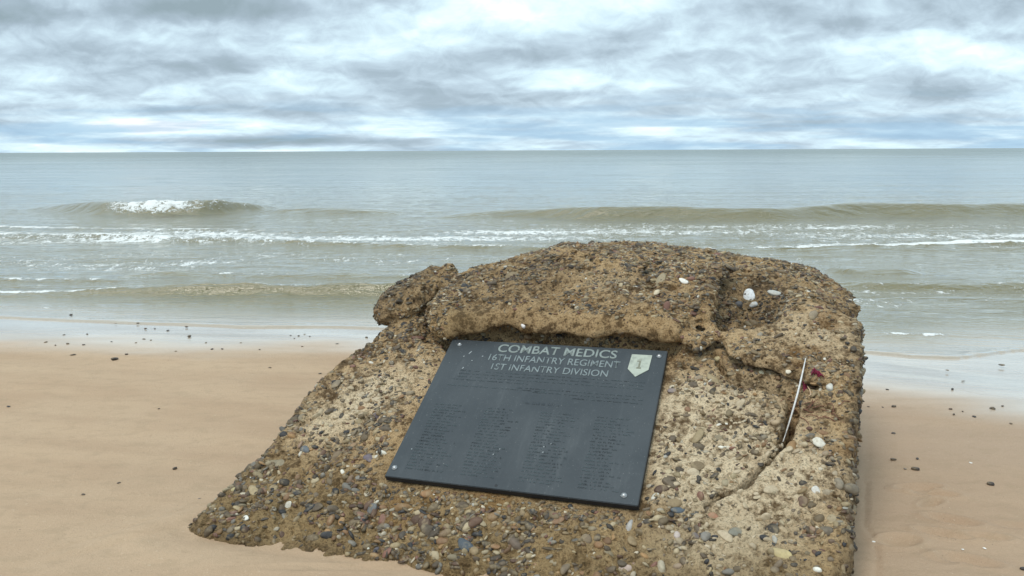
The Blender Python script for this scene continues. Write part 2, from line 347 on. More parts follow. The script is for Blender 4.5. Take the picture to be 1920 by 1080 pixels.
r1 = T.noise(T.comb(T.m('MULTIPLY', px_, 0.55), T.m('MULTIPLY', py_, 1.5), 0.0), 3.2, 6, 0.62, 0.3)
r2 = T.noise(T.comb(T.m('MULTIPLY', px_, 0.6), T.m('MULTIPLY', py_, 1.4), 5.0), 14.0, 4, 0.6, 0.2)
r3 = T.noise(T.comb(T.m('MULTIPLY', px_, 0.2), T.m('MULTIPLY', py_, 1.0), 9.0), 0.7, 5, 0.6, 0.2)
rs = T.m('SUBTRACT', 1.0, T.m('MULTIPLY', sh, 0.8))
nb = T.bump(T.m('MULTIPLY', r1, rs), 0.8, 0.085); nb = T.bump(T.m('MULTIPLY', r2, rs), 0.7, 0.032, nb); nb = T.bump(r3, 0.5, 0.22, nb)
r4 = T.noise(T.comb(T.m('MULTIPLY', px_, 0.05), T.m('MULTIPLY', py_, 0.35), 19.0), 1.0, 6, 0.65, 0.3); nb = T.bump(r4, 0.5, 0.6, nb)
nb = T.bump(T.m('MULTIPLY', fm, fmix), 0.6, 0.04, nb)
T.l.new(nb, B.inputs['Normal']); T.l.new(nb, B.inputs['Coat Normal'])
water = mesh_from('water', np.stack([wx, wy, wz], -1).reshape(-1, 3), wF, m_sea, attrs={'foam': foam.ravel(), 'shallow': shal.ravel(), 'shallow2': smooth(1.6, .7, te).ravel(), 'silt': silt.ravel()})
tag(water, 'grey green sea with low olive breakers and thin foam lines', kind='structure')

# ================================================================== CONCRETE BLOCK
NF = np.array([-.172, -.444, .879]); NF /= np.linalg.norm(NF); GP = on_z(740, 1055)
def zF(x, y): return GP[2]-(NF[0]*(x-GP[0])+NF[1]*(y-GP[1]))/NF[2]
def onF(px, py, off=0.0): return on_plane(px, py, GP+NF*off, NF)
H_ = 0.0105
gx = np.arange(-1.62, 2.02, H_, dtype=np.float32); gy = np.arange(2.35, 5.55, H_, dtype=np.float32); gz = np.arange(-0.10, 1.16, H_, dtype=np.float32)
XX, YY = np.meshgrid(gx, gy, indexing='ij')
def poly_sd(P):
    P = np.asarray(P)[:, :2]; D = np.full(XX.shape, 9.0, np.float32); ins = np.zeros(XX.shape, bool)
    for i in range(len(P)):
        a, b = P[i-1], P[i]; ab = b-a
        t = np.clip(((XX-a[0])*ab[0]+(YY-a[1])*ab[1])/(ab@ab), 0, 1)
        D = np.minimum(D, np.hypot(XX-a[0]-t*ab[0], YY-a[1]-t*ab[1]))
        c = ((a[1] > YY) != (b[1] > YY)); xx = a[0]+(YY-a[1])*ab[0]/(ab[1] if abs(ab[1]) > 1e-9 else 1e-9)
        ins ^= c & (XX < xx)
    return np.where(ins, -D, D)
def line_d(P):
    P = [np.asarray(p)[:2] for p in P]; D = np.full(XX.shape, 9.0, np.float32)
    for a, b in zip(P[:-1], P[1:]):
        ab = b-a; t = np.clip(((XX-a[0])*ab[0]+(YY-a[1])*ab[1])/(ab@ab), 0, 1)
        D = np.minimum(D, np.hypot(XX-a[0]-t*ab[0], YY-a[1]-t*ab[1]))
    return D
def smin(a, b, k):
    h = np.clip(0.5+0.5*(b-a)/k, 0, 1); return b+(a-b)*h-k*h*(1-h)
def smax(a, b, k): return -smin(-a, -b, k)
W_ = XX*0.89-YY*0.45
capw = np.interp(W_, [-2.75, -2.6, -2.49, -2.27, -2.0, -1.7, -1.4, -.9, -.6, -.4, -.25, -.1], [.70, .73, .80, .945, 1.03, 1.045, 1.03, 1.0, .965, .90, .83, .78])
F2 = zF(XX, YY)
n2 = fbm(XX*2.2, YY*2.2, 0*XX+3, 4); n2b = fbm(XX*7, YY*7, 0*XX+8, 3)
# distance to the plaque rectangle, kept free of lumps
PQ = [onF(*q) for q in ((853, 636), (1257, 658), (1190, 948), (716, 892))]
dpl = poly_sd(PQ); free = smooth(-0.02, 0.10, dpl)
bodyh = F2 + 0.035*n2*free + 0.012*n2b*free - 0.018*(1-free)
toe = onF(420, 1004); bodyh = bodyh + 0.055*np.exp(-(((XX-toe[0])**2+(YY-toe[1])**2)/.24**2))
# plan outline of the block
outl = [onF(330, 1014), onF(428, 905, 0), onF(505, 828), onF(560, 752), onF(606, 698), onF(650, 668), onF(722, 612)]
outl = [p[:2] for p in outl] + [np.array([-.40, 4.80]), np.array([-.10, 5.22]), np.array([.30, 5.30]), np.array([.95, 5.12]), np.array([1.60, 4.80]), np.array([1.90, 4.45]),
        np.array([1.775, 4.06])] + [onF(1612, 600)[:2], onF(1611, 760)[:2], onF(1608, 900)[:2], onF(1600, 985)[:2], onF(1592, 1080)[:2], np.array([1.02, 2.40])]
outl += [on_z(1300, 1180)[:2]*1.0, on_z(1000, 1120)[:2], on_z(860, 1078)[:2], on_z(740, 1056)[:2], on_z(640, 1046)[:2], on_z(560, 1031)[:2], on_z(450, 1019)[:2]]
dout = poly_sd(outl) + 0.018*fbm(XX*6, YY*6, 0*XX+1, 3)
# bottom face bulge (the lower front turns a little steeper)
slabP = [onF(797, 572, .10), onF(812, 599, .10), onF(850, 611, .10), onF(905, 603, .10), onF(960, 590, .10), onF(985, 590, .10), onF(1020, 605, .10), onF(1070, 616, .10), onF(1110, 621, .10), onF(1160, 611, .10), onF(1215, 609, .10),
         onF(1262, 615, .10), onF(1285, 606, .10), onF(1335, 590, .1), onF(1345, 560, .12), onF(1350, 520, .12), onF(1375, 498, .12), onF(1440, 492, .12), onF(1500, 505, .12), onF(1560, 545, .1), onF(1640, 600, .1),
         np.array([2.1, 4.6, 0]), np.array([1.2, 5.3, 0]), np.array([-.1, 5.4, 0]), np.array([-.5, 4.9, 0]), onF(812, 545, .1)]
dslab = poly_sd(slabP) + 0.055*fbm(XX*6.5, YY*6.5, 0*XX+21, 5)
rightP = [onF(1270, 640, .03), onF(1300, 668, .03), onF(1345, 652, .03), onF(1362, 678, .03), onF(1385, 699, .03), onF(1440, 712, .03), onF(1505, 733, .03), onF(1560, 738, .03), onF(1700, 760, .03), np.array([2.2, 4.6, 0]), onF(1440, 470, .03), onF(1330, 500, .03), onF(1270, 600, .03)]
dright = poly_sd(rightP) + 0.006*fbm(XX*9, YY*9, 0*XX+31, 3)
lowrP = [onF(1497, 745), onF(1478, 800), onF(1468, 838), onF(1425, 885), onF(1400, 915), onF(1340, 940), onF(1300, 985), onF(1250, 1200), np.array([1.6, 1.9, 0]), np.array([2.2, 3.8, 0]), onF(1600, 735)]
dlowr = poly_sd(lowrP)
bodyh = bodyh + 0.048*smooth(0.012, -0.03, dlowr)
righth = F2 + 0.085 + 0.03*n2 + 0.012*n2b
basin = onF(1398, 556, .04); rb = np.hypot((XX-basin[0])/.16, (YY-basin[1])/.19)
slabh = F2 + 0.135 + 0.030*n2 + 0.018*n2b
cut = 0.19*np.exp(-rb**2.6); bodyh = bodyh-0.12*np.exp(-rb**2.6)
righth = righth - cut
# cracks
crk = np.minimum(np.minimum(line_d([onF(1344, 640, .05), onF(1362, 678, .04), onF(1388, 700, .03)])+.006, line_d([onF(1380, 699, .02), onF(1400, 704, .02), onF(1450, 717, .02), onF(1494, 729, .02)])-.006),
                 line_d([onF(1494, 735), onF(1488, 775), onF(1470, 838), onF(1440, 865), onF(1412, 893), onF(1398, 915), onF(1370, 930), onF(1335, 942)]))
crw = 0.022+0.010*n2b; crackcut = 0.22*np.exp(-(crk/np.clip(crw, .014, .034))**4)
cr2 = line_d([onF(1334, 520, .1), onF(1342, 560, .1), onF(1350, 610, .05)])
bodyh -= crackcut; righth -= crackcut + 0.012*np.exp(-(cr2/.02)**2)
bodyh = smin(bodyh, capw-0.03, 0.08); righth = smin(righth, capw-.015, 0.06); slabh = smin(slabh, capw+0.012*n2b, 0.16)
# pits
pit = fbm(XX*11, YY*11, 0*XX+55, 3); pitc = 0.022*smooth(0.32, 0.55, pit)*free; bodyh -= pitc; slabh -= pitc; righth -= pitc
hole = onF(1042, 516, .16); slabh -= 0.05*np.exp(-(np.hypot(XX-hole[0], YY-hole[1])/.05)**2)
K = 0.88
ZZ = gz[None, None, :]
def lattice(period, seed):
    r = np.random.default_rng(seed); dims = [int((len(g)*H_)/period)+4 for g in (gx, gy, gz)]
    L = r.random(dims).astype(np.float32)-0.5
    for ax, g in enumerate((gx, gy, gz)):
        t = np.arange(len(g))*H_/period; i = t.astype(int); f = (t-i).astype(np.float32); f = f*f*(3-2*f)
        sh = [1, 1, 1]; sh[ax] = len(g); f = f.reshape(sh)
        L = np.take(L, i, ax)*(1-f)+np.take(L, i+1, ax)*f
    return L
N3 = lattice(.13, 1)*(.020+.050*smooth(-.16, -.03, dslab)*smooth(.10, .02, dslab))[:, :, None].astype(np.float32) + lattice(.06, 2)*.026 + lattice(.028, 3)*.014
fr3 = (0.15+(0.45+0.55*smooth(.10, -.06, dslab))*free*.85)[:, :, None].astype(np.float32)
body = smax((ZZ-bodyh[:, :, None])*K, dout[:, :, None].astype(np.float32)+0.0*ZZ, 0.05)
# back of the block leans in
d_s = smax((ZZ-slabh[:, :, None])*K, smax(dslab, dout-0.01, 0.05)[:, :, None]+0*ZZ, 0.06)
under = (F2+0.035)[:, :, None]-ZZ           # underside of the slab sits just above the face: an undercut lip
d_s = smax(d_s, under*K, 0.05)
d_r = smax((ZZ-righth[:, :, None])*K, smax((F2+.030)[:, :, None]-ZZ, smax(dright, dout, 0.06)[:, :, None]+0*ZZ, 0.03), 0.02)
# round the right shoulder
body = np.minimum(body, d_r)
grooved = smax(body, (0.080-np.sqrt((dslab[:, :, None]+0.055)**2+((ZZ-F2[:, :, None]-0.012)*0.95)**2)*1.0), 0.02)
lipmask = (smooth(onF(1290, 620, .1)[0]+.02, onF(1255, 620, .1)[0], XX))[:, :, None]
body = body*(1-lipmask)+grooved*lipmask
rmask = (smooth(onF(1375, 700)[0]-.03, onF(1385, 700)[0], XX)*smooth(onF(1515, 735)[0]+.06, onF(1500, 735)[0], XX)*smooth(.05, -.02, YY-onF(1440, 640)[1]))[:, :, None]
g2_ = smax(body, (0.045-np.sqrt((dright[:, :, None]+0.012)**2+((ZZ-F2[:, :, None]-0.012)*0.9)**2)), 0.012)
body = body*(1-rmask)+g2_*rmask
core = smax((ZZ-(slabh-.10)[:, :, None])*K, (dslab+0.15)[:, :, None]+0*ZZ, 0.04)
core = smax(core, (dout+.03)[:, :, None]+0*ZZ, .04)
D = np.minimum(smin(body, core, 0.03), d_s)
# side lobe
lc = np.array([-.555, 4.52, .775])
ax_u = np.array([.80, .30, .42]); ax_u /= np.linalg.norm(ax_u); ax_v = np.cross([0, 0, 1], ax_u); ax_v /= np.linalg.norm(ax_v); ax_w = np.cross(ax_u, ax_v)
def ell(c, ru, rv, rw):
    dx = XX-c[0]; dy = YY-c[1]
    a = (dx*ax_u[0]+dy*ax_u[1])[:, :, None]+(ZZ-c[2])*ax_u[2]
    b = (dx*ax_v[0]+dy*ax_v[1])[:, :, None]+(ZZ-c[2])*ax_v[2]
    e = (dx*ax_w[0]+dy*ax_w[1])[:, :, None]+(ZZ-c[2])*ax_w[2]
    return (np.sqrt((a/ru)**2+(b/rv)**2+(e/rw)**2)-1)*min(ru, rv, rw)
D = smin(D, ell(lc, .27, .22, .105), 0.012)
D = (D + N3*fr3).astype(np.float32)
D[0] = D[-1] = 1; D[:, 0] = D[:, -1] = 1; D[:, :, -1] = 1
# ---- surface nets
def surface_nets(D, org, h):
    S = D < 0
    nx, ny, nz = D.shape
    c = np.zeros((nx-1, ny-1, nz-1), np.uint8)
    for i in (0, 1):
        for j in (0, 1):
            for k in (0, 1): c += S[i:nx-1+i, j:ny-1+j, k:nz-1+k]
    act = (c > 0) & (c < 8); idx = np.full(act.shape, -1, np.int64)
    I, J, Kk = np.nonzero(act); idx[I, J, Kk] = np.arange(len(I))
    acc = np.zeros((len(I), 3)); cnt = np.zeros(len(I))
    corner = [(i, j, k) for i in (0, 1) for j in (0, 1) for k in (0, 1)]
    vals = {q: D[I+q[0], J+q[1], Kk+q[2]] for q in corner}
    for a in corner:
        for ax in range(3):
            if a[ax] == 1: continue
            b = list(a); b[ax] = 1; b = tuple(b)
            va, vb = vals[a], vals[b]; m = (va < 0) != (vb < 0)
            t = np.where(m, va/np.where(m, va-vb, 1), 0)
            p = np.array(a, float)[None]*np.ones((len(I), 1)); p[:, ax] += t
            acc[m] += p[m]; cnt[m] += 1
    V = (np.stack([I, J, Kk], 1)+acc/cnt[:, None])*h+org
    Q = []
    for ax in range(3):
        o1, o2 = [(1, 2), (2, 0), (0, 1)][ax]
        sa = [slice(None)]*3; sb = [slice(None)]*3; sa[ax] = slice(0, -1); sb[ax] = slice(1, None)
        ch = S[tuple(sa)] != S[tuple(sb)]
        P = np.stack(np.nonzero(ch), 1)
        ok = (P[:, o1] > 0) & (P[:, o2] > 0) & (P[:, o1] < D.shape[o1]-1) & (P[:, o2] < D.shape[o2]-1); P = P[ok]
        e1 = np.zeros(3, int); e1[o1] = 1; e2 = np.zeros(3, int); e2[o2] = 1
        q = [P, P-e1, P-e1-e2, P-e2]; q = np.stack([idx[t[:, 0], t[:, 1], t[:, 2]] for t in q], 1)
        ins = S[P[:, 0], P[:, 1], P[:, 2]]
        q[~ins] = q[~ins][:, ::-1]; Q.append(q)
    return V, np.concatenate(Q)
V, Q = surface_nets(D, np.array([gx[0], gy[0], gz[0]]), H_)
del D, body, core, d_s, d_r, grooved, N3
def split_quads(V, Q):
    E = np.stack([Q, np.roll(Q, -1, 1)], -1).reshape(-1, 2); E.sort(1)
    key = E[:, 0]*np.int64(len(V))+E[:, 1]; uk, inv_ = np.unique(key, return_inverse=True)
    a, b = uk//len(V), uk % len(V); mid = (V[a]+V[b])/2; cen = V[Q].mean(1)
    m_ = inv_.reshape(-1, 4)+len(V); c_ = np.arange(len(Q))+len(V)+len(mid)
    # relax old points a little toward their neighbours
    acc = np.zeros_like(V); ct = np.zeros(len(V))
    np.add.at(acc, a, V[b]); np.add.at(acc, b, V[a]); np.add.at(ct, a, 1); np.add.at(ct, b, 1)
    V0 = V*.6+acc/np.maximum(ct, 1)[:, None]*.4
    NQ = np.concatenate([np.stack([Q[:, k], m_[:, k], c_, m_[:, k-1]], 1) for k in range(4)])
    return np.concatenate([V0, mid, cen]), NQ
keep = V[Q][:, :, 2].max(1) > -.08
Q = Q[keep]; us, iv = np.unique(Q, return_inverse=True); V = V[us]; Q = iv.reshape(-1, 4)
V, Q = split_quads(V, Q)
# smooth one pass for rounder forms, keep only the piece above the sand (plus a little)
def face_normals(V, Q):
    n = np.cross(V[Q[:, 2]]-V[Q[:, 0]], V[Q[:, 3]]-V[Q[:, 1]]); return n
fn_ = face_normals(V, Q)
vn = np.zeros_like(V)
for k in range(4): np.add.at(vn, Q[:, k], fn_)
vn /= np.linalg.norm(vn, axis=1)[:, None]+1e-9
fine = fbm(V[:, 0]*38, V[:, 1]*38, V[:, 2]*38, 3, .65)*1.5
pk = fbm(V[:, 0]*58+9, V[:, 1]*58, V[:, 2]*58, 2, .5); fine -= 2.6*smooth(.22, .50, pk)
dplv = np.array([0.0])
def rect_far(P):      # 0 inside the plaque footprint, 1 away from it
    i = np.clip(((P[:, 0]-gx[0])/H_).astype(int), 0, len(gx)-1); j = np.clip(((P[:, 1]-gy[0])/H_).astype(int), 0, len(gy)-1)
    return free[i, j], dslab[i, j], dlowr[i, j], dout[i, j]
def near_crack(P):
    i = np.clip(((P[:, 0]-gx[0])/H_).astype(int), 0, len(gx)-1); j = np.clip(((P[:, 1]-gy[0])/H_).astype(int), 0, len(gy)-1); return crk[i, j]
fv, dsv, dlv, dov = rect_far(V)
V = V + vn*(0.0035*fine*fv)[:, None]
# region masks in the block's own coordinates
def around(P, px, py, r, off=0.0):
    c = onF(px, py, off); return np.exp(-((np.linalg.norm(P-c, axis=1)/r)**2))
def pale_mask(P):
    m = 0
    for a in [(1300, 830, .22, .6), (1420, 930, .2, .6), (640, 770, .2, .35), (1170, 560, .1, .5), (1560, 700, .12, .4), (1480, 900, .16, .5), (1370, 800, .26, 1.0), (1290, 760, .16, .8), (690, 735, .17, .9), (600, 800, .15, .55), (1270, 850, .15, .6), (1560, 640, .14, .6), (1480, 640, .2, .45), (1370, 980, .22, .7), (1330, 880, .2, .55), (780, 700, .15, .4), (1330, 1060, .25, .4), (1530, 900, .12, .5), (1120, 560, .12, .4)]:
        m = m + a[3]*around(P, a[0], a[1], a[2])
    return np.clip(m, 0, 1)
def smooth_mask(P):   # mortar with few stones
    m = 0
    for a in [(1330, 885, .17, 1.1), (1265, 900, .12, .9), (1390, 965, .17, 1.1), (1450, 930, .11, .9), (1545, 800, .11, .9), (1300, 690, .07, .8), (1320, 770, .10, .5), (1440, 1010, .12, .5)]:
        m = m + a[3]*around(P, a[0], a[1], a[2])
    return np.clip(m, 0, 1)
pale = pale_mask(V)
dark = np.clip(.30*smooth(.02, -.10, dsv)*smooth(-.5, .3, fbm(V[:, 0]*3, V[:, 1]*3, V[:, 2]*3+4, 3)+.25) + smooth(-0.07, 0.0, dov)*smooth(.2, .45, V[:, 0]) + smooth(-.10, -.0, dov)*smooth(-.3, -.6, V[:, 0])*.7 + around(V, 775, 560, .25)*.8 + around(V, 1010, 500, .25, .15)*.45 + around(V, 900, 520, .2, .15)*.3 + around(V, 1400, 550, .21, .0)*1.1, 0, 1)  # dark: deeper tone on slab, lobe and edges, plus the hollow's shade painted in
olive = np.clip(smooth(.32, .05, V[:, 2])*.9 + around(V, 860, 600, .15, .1)*.6, 0, 1)
m_con, T, B = mat('weathered_concrete')
pos = T.pos(); pa = T.attr('pale').outputs['Fac']; da = T.attr('dark').outputs['Fac']; ol = T.attr('olive').outputs['Fac']
q1 = T.noise(pos, 5.0, 6, .6, .3); q2 = T.noise(pos, 23.0, 6, .68); q3 = T.noise(pos, 110.0, 5, .75)
c = T.mix(T.rng(q1, .32, .68), (.32, .19, .085), (.57, .37, .18))
c = T.mix(T.m('MULTIPLY', T.rng(q2, .36, .66), .65), c, (.68, .475, .265))
c = T.mix(T.m('MULTIPLY', T.rng(T.m('ADD', q2, T.m('MULTIPLY', T.m('SUBTRACT', q1, .5), .6)), 0.50, .38), .75), c, (.095, .055, .024))
c = T.mix(T.m('MULTIPLY', pa, T.rng(T.m('ADD', T.m('MULTIPLY', q1, .5), T.m('MULTIPLY', q2, .5)), .38, .53)), c, (.86, .68, .455))
c = T.mix(T.m('MULTIPLY', ol, T.rng(q2, .3, .6, .25, .7)), c, (.215, .145, .058))
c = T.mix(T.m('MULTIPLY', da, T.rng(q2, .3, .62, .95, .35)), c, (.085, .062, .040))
c = T.mix(T.m('MULTIPLY', T.rng(T.noise(pos, 3.1, 3, .5), .60, .72), .5), c, (.30, .15, .045))
c = T.mix(T.rng(q3, .36, .50, .60, 0.0), c, (.065, .045, .024)); q4 = T.noise(pos, 55.0, 5, .7); c = T.mix(T.m('MULTIPLY', T.rng(q4, .34, .44, .6, 0.0), T.m('SUBTRACT', 1.0, T.m('MULTIPLY', pa, .5))), c, (.10, .062, .028))
c = T.mix(T.rng(q3, .60, .75, 0.0, .5), c, (.60, .52, .38))
T.l.new(c, B.inputs['Base Color']); B.inputs['Roughness'].default_value = .9; B.inputs['Specular IOR Level'].default_value = .25
vor = T.node('ShaderNodeTexVoronoi', feature='F1'); vor.inputs['Scale'].default_value = 62; T.l.new(pos, vor.inputs['Vector'])
nb = T.bump(q2, .8, .03); nb = T.bump(T.m('ADD', q3, q4), 1.0, .010, nb); nb = T.bump(vor.outputs['Distance'], .5, .007, nb); T.l.new(nb, B.inputs['Normal'])
root = empty('concrete_block', tuple(np.array([.2, 3.9, 0.0])))
tag(root, 'large sloping lump of weathered pebbly concrete standing on the beach, carrying a dark plaque', 'concrete block')
inv = -np.array([.2, 3.9, 0.0])
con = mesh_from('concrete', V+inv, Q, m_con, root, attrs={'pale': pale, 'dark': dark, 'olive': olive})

# ------------------------------------------------------------------ pebbles in the concrete
def ico(sub):
    import bmesh
    bm = bmesh.new(); bmesh.ops.create_icosphere(bm, subdivisions=sub, radius=1.0)
    v = np.array([x.co[:] for x in bm.verts]); f = np.array([[x.index for x in q.verts] for q in bm.faces]); bm.free(); return v, f
IV1, IF1 = ico(2); IV2, IF2 = ico(3)
PALETTE = np.array([(.17, .12, .065), (.10, .070, .042), (.24, .17, .09), (.070, .055, .040), (.17, .125, .08), (.33, .25, .14), (.22, .12, .055), (.12, .065, .038), (.40, .32, .20), (.035, .033, .034), (.20, .18, .15), (.33, .19, .08), (.50, .43, .32), (.70, .66, .57), (.20, .095, .065)])
PW = np.array([12, 13, 10, 8, 8, 8, 6, 7, 7, 6, 3, 3, 4, 1.1, 3.5]); PW = PW/PW.sum()
m_peb, T, B = mat('pebble_stone')
tn = T.attr('tint').outputs['Color']; pos = T.pos(); k1 = T.noise(pos, 90, 4, .65); k2 = T.noise(pos, 25, 3, .6, .5)
c = T.mix(T.rng(k1, .35, .7, 0.0, .45), tn, T.mix(1.0, tn, (.5, .48, .45), 'MULTIPLY')); c = T.mix(T.m('MULTIPLY', T.rng(k2, .50, .68), .45), c, (.34, .26, .15))
T.l.new(c, B.inputs['Base Color']); B.inputs['Roughness'].default_value = .62; T.l.new(T.bump(k1, .5, .004), B.inputs['Normal'])
fc = V[Q].mean(1); fnn = face_normals(V, Q); ar = np.linalg.norm(fnn, axis=1)*.5; fnn /= (ar*2)[:, None]+1e-12
ff, fds, fdl, fdo = rect_far(fc)
back = (fc[:, 1]-5.0) > 0
wgt = ar*(fc[:, 2] > -.01)*(ff > .35)*smooth(.018, .04, near_crack(fc))
fine_top = np.clip(smooth(.62, .8, fc[:, 2]), 0, 1)
clump = 0.25+1.3*smooth(-.35, .35, fbm(fc[:, 0]*6, fc[:, 1]*6, fc[:, 2]*6, 3))
wgt = wgt*(1-.70*smooth_mask(fc))*clump*np.where(fnn[:, 1] > .6, .35, 1.0)*(1+.7*fine_top)*np.where(fnn[:, 2] < -.2, .4, 1)
wgt /= wgt.sum()
NP_ = 31000
pick = RNG.choice(len(fc), NP_, p=wgt)
C0 = fc[pick]; N0 = fnn[pick]
ci = RNG.choice(len(PALETTE), NP_, p=PW)
big = np.clip(smooth(.75, .1, C0[:, 2]), 0, 1)
R0 = np.exp(RNG.normal(0, .42, NP_))*(0.0060+0.0026*big); R0 = np.clip(R0, .0032, .026)
R0 = np.where(PALETTE[ci][:, 0] > .45, np.minimum(R0, .0095), R0)
near_pl = rect_far(C0)[0]; R0 = np.where(near_pl < .95, np.minimum(R0, .010), R0)
def frames(N, tilt):
    n = N + RNG.normal(0, tilt, N.shape); n /= np.linalg.norm(n, axis=1)[:, None]
    h = np.tile([[1.0, .15, 0]], (len(N), 1)) + RNG.normal(0, .55, N.shape)
    a = h-(h*n).sum(1)[:, None]*n; a /= np.linalg.norm(a, axis=1)[:, None]; b = np.cross(n, a); return a, b, n
def stones(C, N, R, base, faces, colors, tilt=.35, sink=(-.15, .75), bed=None):
    a, b, n = frames(N if bed is None else N*(1-bed[:, None])+np.array([[0.05, .12, 1.0]])*bed[:, None], tilt); m = len(C)
    sa = RNG.uniform(1.0, 1.75, m); sb = RNG.uniform(.75, 1.15, m); sn = RNG.uniform(.38, .78, m)
    ph = RNG.uniform(0, 50, m)
    B_ = base[None]*np.ones((m, 1, 1))
    lump = 1+.22*np.sin(base[None, :, 0]*2.3+ph[:, None])*np.cos(base[None, :, 1]*2.0+ph[:, None]*1.7)+.10*np.sin(base[None, :, 2]*4+ph[:, None]*.6)
    B_ = B_*lump[..., None]
    P = (a[:, None]*B_[..., 0:1]*sa[:, None, None]+b[:, None]*B_[..., 1:2]*sb[:, None, None]+n[:, None]*B_[..., 2:3]*sn[:, None, None])*R[:, None, None]
    ce = C - N*(R*sn*RNG.uniform(*sink, m))[:, None]
    P = P+ce[:, None]
    F = faces[None]+(np.arange(m)*len(base))[:, None, None]
    return P.reshape(-1, 3), F.reshape(-1, 3), np.repeat(colors, len(base), 0)
colr_ = PALETTE[ci]*RNG.uniform(.55, 1.20, (NP_, 1))
dk = np.clip(around(C0, 775, 560, .25)*.8 + around(C0, 1010, 500, .3, .15)*.6+around(C0, 1400, 550, .20, .0)*1.0 + .5*smooth(-0.07, 0.0, rect_far(C0)[3]), 0, .8)  # darker stones at lobe, slab and edges; hollow's shade painted into its stones
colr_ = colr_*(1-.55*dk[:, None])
pm = pale_mask(C0)*(RNG.random(NP_) < .3); colr_ = colr_*(1-pm[:, None])+np.array([.50, .40, .27])*pm[:, None]
# the hundred that show largest become parts of their own
score = R0*(N0[:, 1] < .3)*(C0[:, 2] > .02)/np.linalg.norm(C0-EYE, axis=1)
px_x = C0[:, 0]/C0[:, 1]; score = score*(np.abs(px_x) < .62)*(C0[:, 2] > (1.6-C0[:, 1]*.52))
order = np.argsort(-score); top = order[:96]; rest = order[96:]
bedk = np.clip(RNG.uniform(0, 1.0, NP_)*(.7+.8*fine_top[pick]), 0, 1)
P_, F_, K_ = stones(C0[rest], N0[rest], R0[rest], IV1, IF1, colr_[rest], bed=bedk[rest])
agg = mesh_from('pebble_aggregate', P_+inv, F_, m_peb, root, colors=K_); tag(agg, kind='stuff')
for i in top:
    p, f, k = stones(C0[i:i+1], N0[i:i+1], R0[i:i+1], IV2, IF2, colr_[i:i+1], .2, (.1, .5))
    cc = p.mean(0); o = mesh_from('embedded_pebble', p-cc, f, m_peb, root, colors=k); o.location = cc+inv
# stones with a place of their own in the face: (px, py, radius px, colour, offset)
SPEC = [(873, 1021, 14, (.07, .085, .10), 0), (1272, 957, 11, (.09, .11, .13), 0), (1380, 998, 14, (.20, .19, .15), .02), (1337, 968, 9, (.33, .16, .09), .02), (1180, 988, 11, (.42, .40, .38), 0), (1445, 700, 0, (.6, .52, .38), 0),
        (1535, 830, 12, (.68, .64, .55), .02), (1530, 920, 10, (.62, .58, .52), .02), (1465, 835, 7, (.68, .62, .5), .02), (1428, 698, 6, (.72, .64, .45), .05), (1478, 697, 6, (.75, .68, .55), .05), (1383, 694, 5, (.75, .70, .55), .05), (1345, 672, 8, (.62, .52, .30), .03),
        (460, 972, 7, (.75, .73, .66), 0), (540, 947, 8, (.66, .62, .52), 0), (687, 1027, 7, (.78, .75, .62), 0), (706, 1031, 7, (.09, .08, .09), 0), (716, 850, 8, (.75, .72, .62), 0), (708, 780, 9, (.12, .09, .10), 0), (733, 772, 8, (.38, .33, .24), 0), (692, 858, 13, (.15, .12, .14), 0),
        (445, 917, 12, (.45, .38, .20), 0), (525, 868, 15, (.24, .20, .13), 0), (570, 842, 12, (.13, .14, .15), 0), (697, 955, 15, (.15, .15, .15), 0), (1282, 527, 7, (.85, .82, .76), .16), (1290, 556, 6, (.78, .70, .56), .16), (1232, 549, 8, (.62, .52, .36), .16),
        (1290, 620, 0, (.5, .4, .3), 0), (1103, 636, 8, (.60, .50, .40), 0), (981, 611, 6, (.75, .70, .68), 0), (1252, 700, 0, (.2, .2, .2), 0), (1262, 733, 9, (.24, .19, .18), 0), (1290, 768, 8, (.24, .13, .07), 0), (1376, 893, 10, (.38, .30, .18), 0), (1360, 905, 9, (.33, .27, .17), 0),
        (1462, 1058, 0, (.4, .35, .2), .02), (1240, 1062, 13, (.42, .36, .26), .0), (1468, 1040, 16, (.50, .40, .20), .02), (1173, 1065, 11, (.45, .34, .28), 0), (1532, 1068, 9, (.80, .77, .68), .02), (1322, 1006, 11, (.22, .20, .17), .02), (1303, 1004, 10, (.16, .13, .12), .0), (1270, 1003, 8, (.50, .42, .38), .0),
        (925, 968, 13, (.25, .15, .07), 0), (965, 1020, 12, (.14, .10, .07), 0), (800, 925, 11, (.30, .16, .07), 0), (835, 1000, 11, (.20, .13, .07), 0), (1045, 975, 12, (.22, .12, .06), 0), (1100, 1010, 13, (.17, .12, .07), 0), (1228, 930, 9, (.72, .70, .62), 0), (655, 900, 11, (.20, .13, .08), 0)]
spec_pts = []
from mathutils.bvhtree import BVHTree
tri = np.concatenate([Q[:, [0, 1, 2]], Q[:, [0, 2, 3]]])
BV = BVHTree.FromPolygons(V.tolist(), tri.tolist())
def hit(px, py):
    d = Vector(view_ray(px, py)).normalized(); loc, nor, i, t = BV.ray_cast(Vector(EYE), d)
    return (np.array(loc), np.array(nor)) if loc is not None else (None, None)
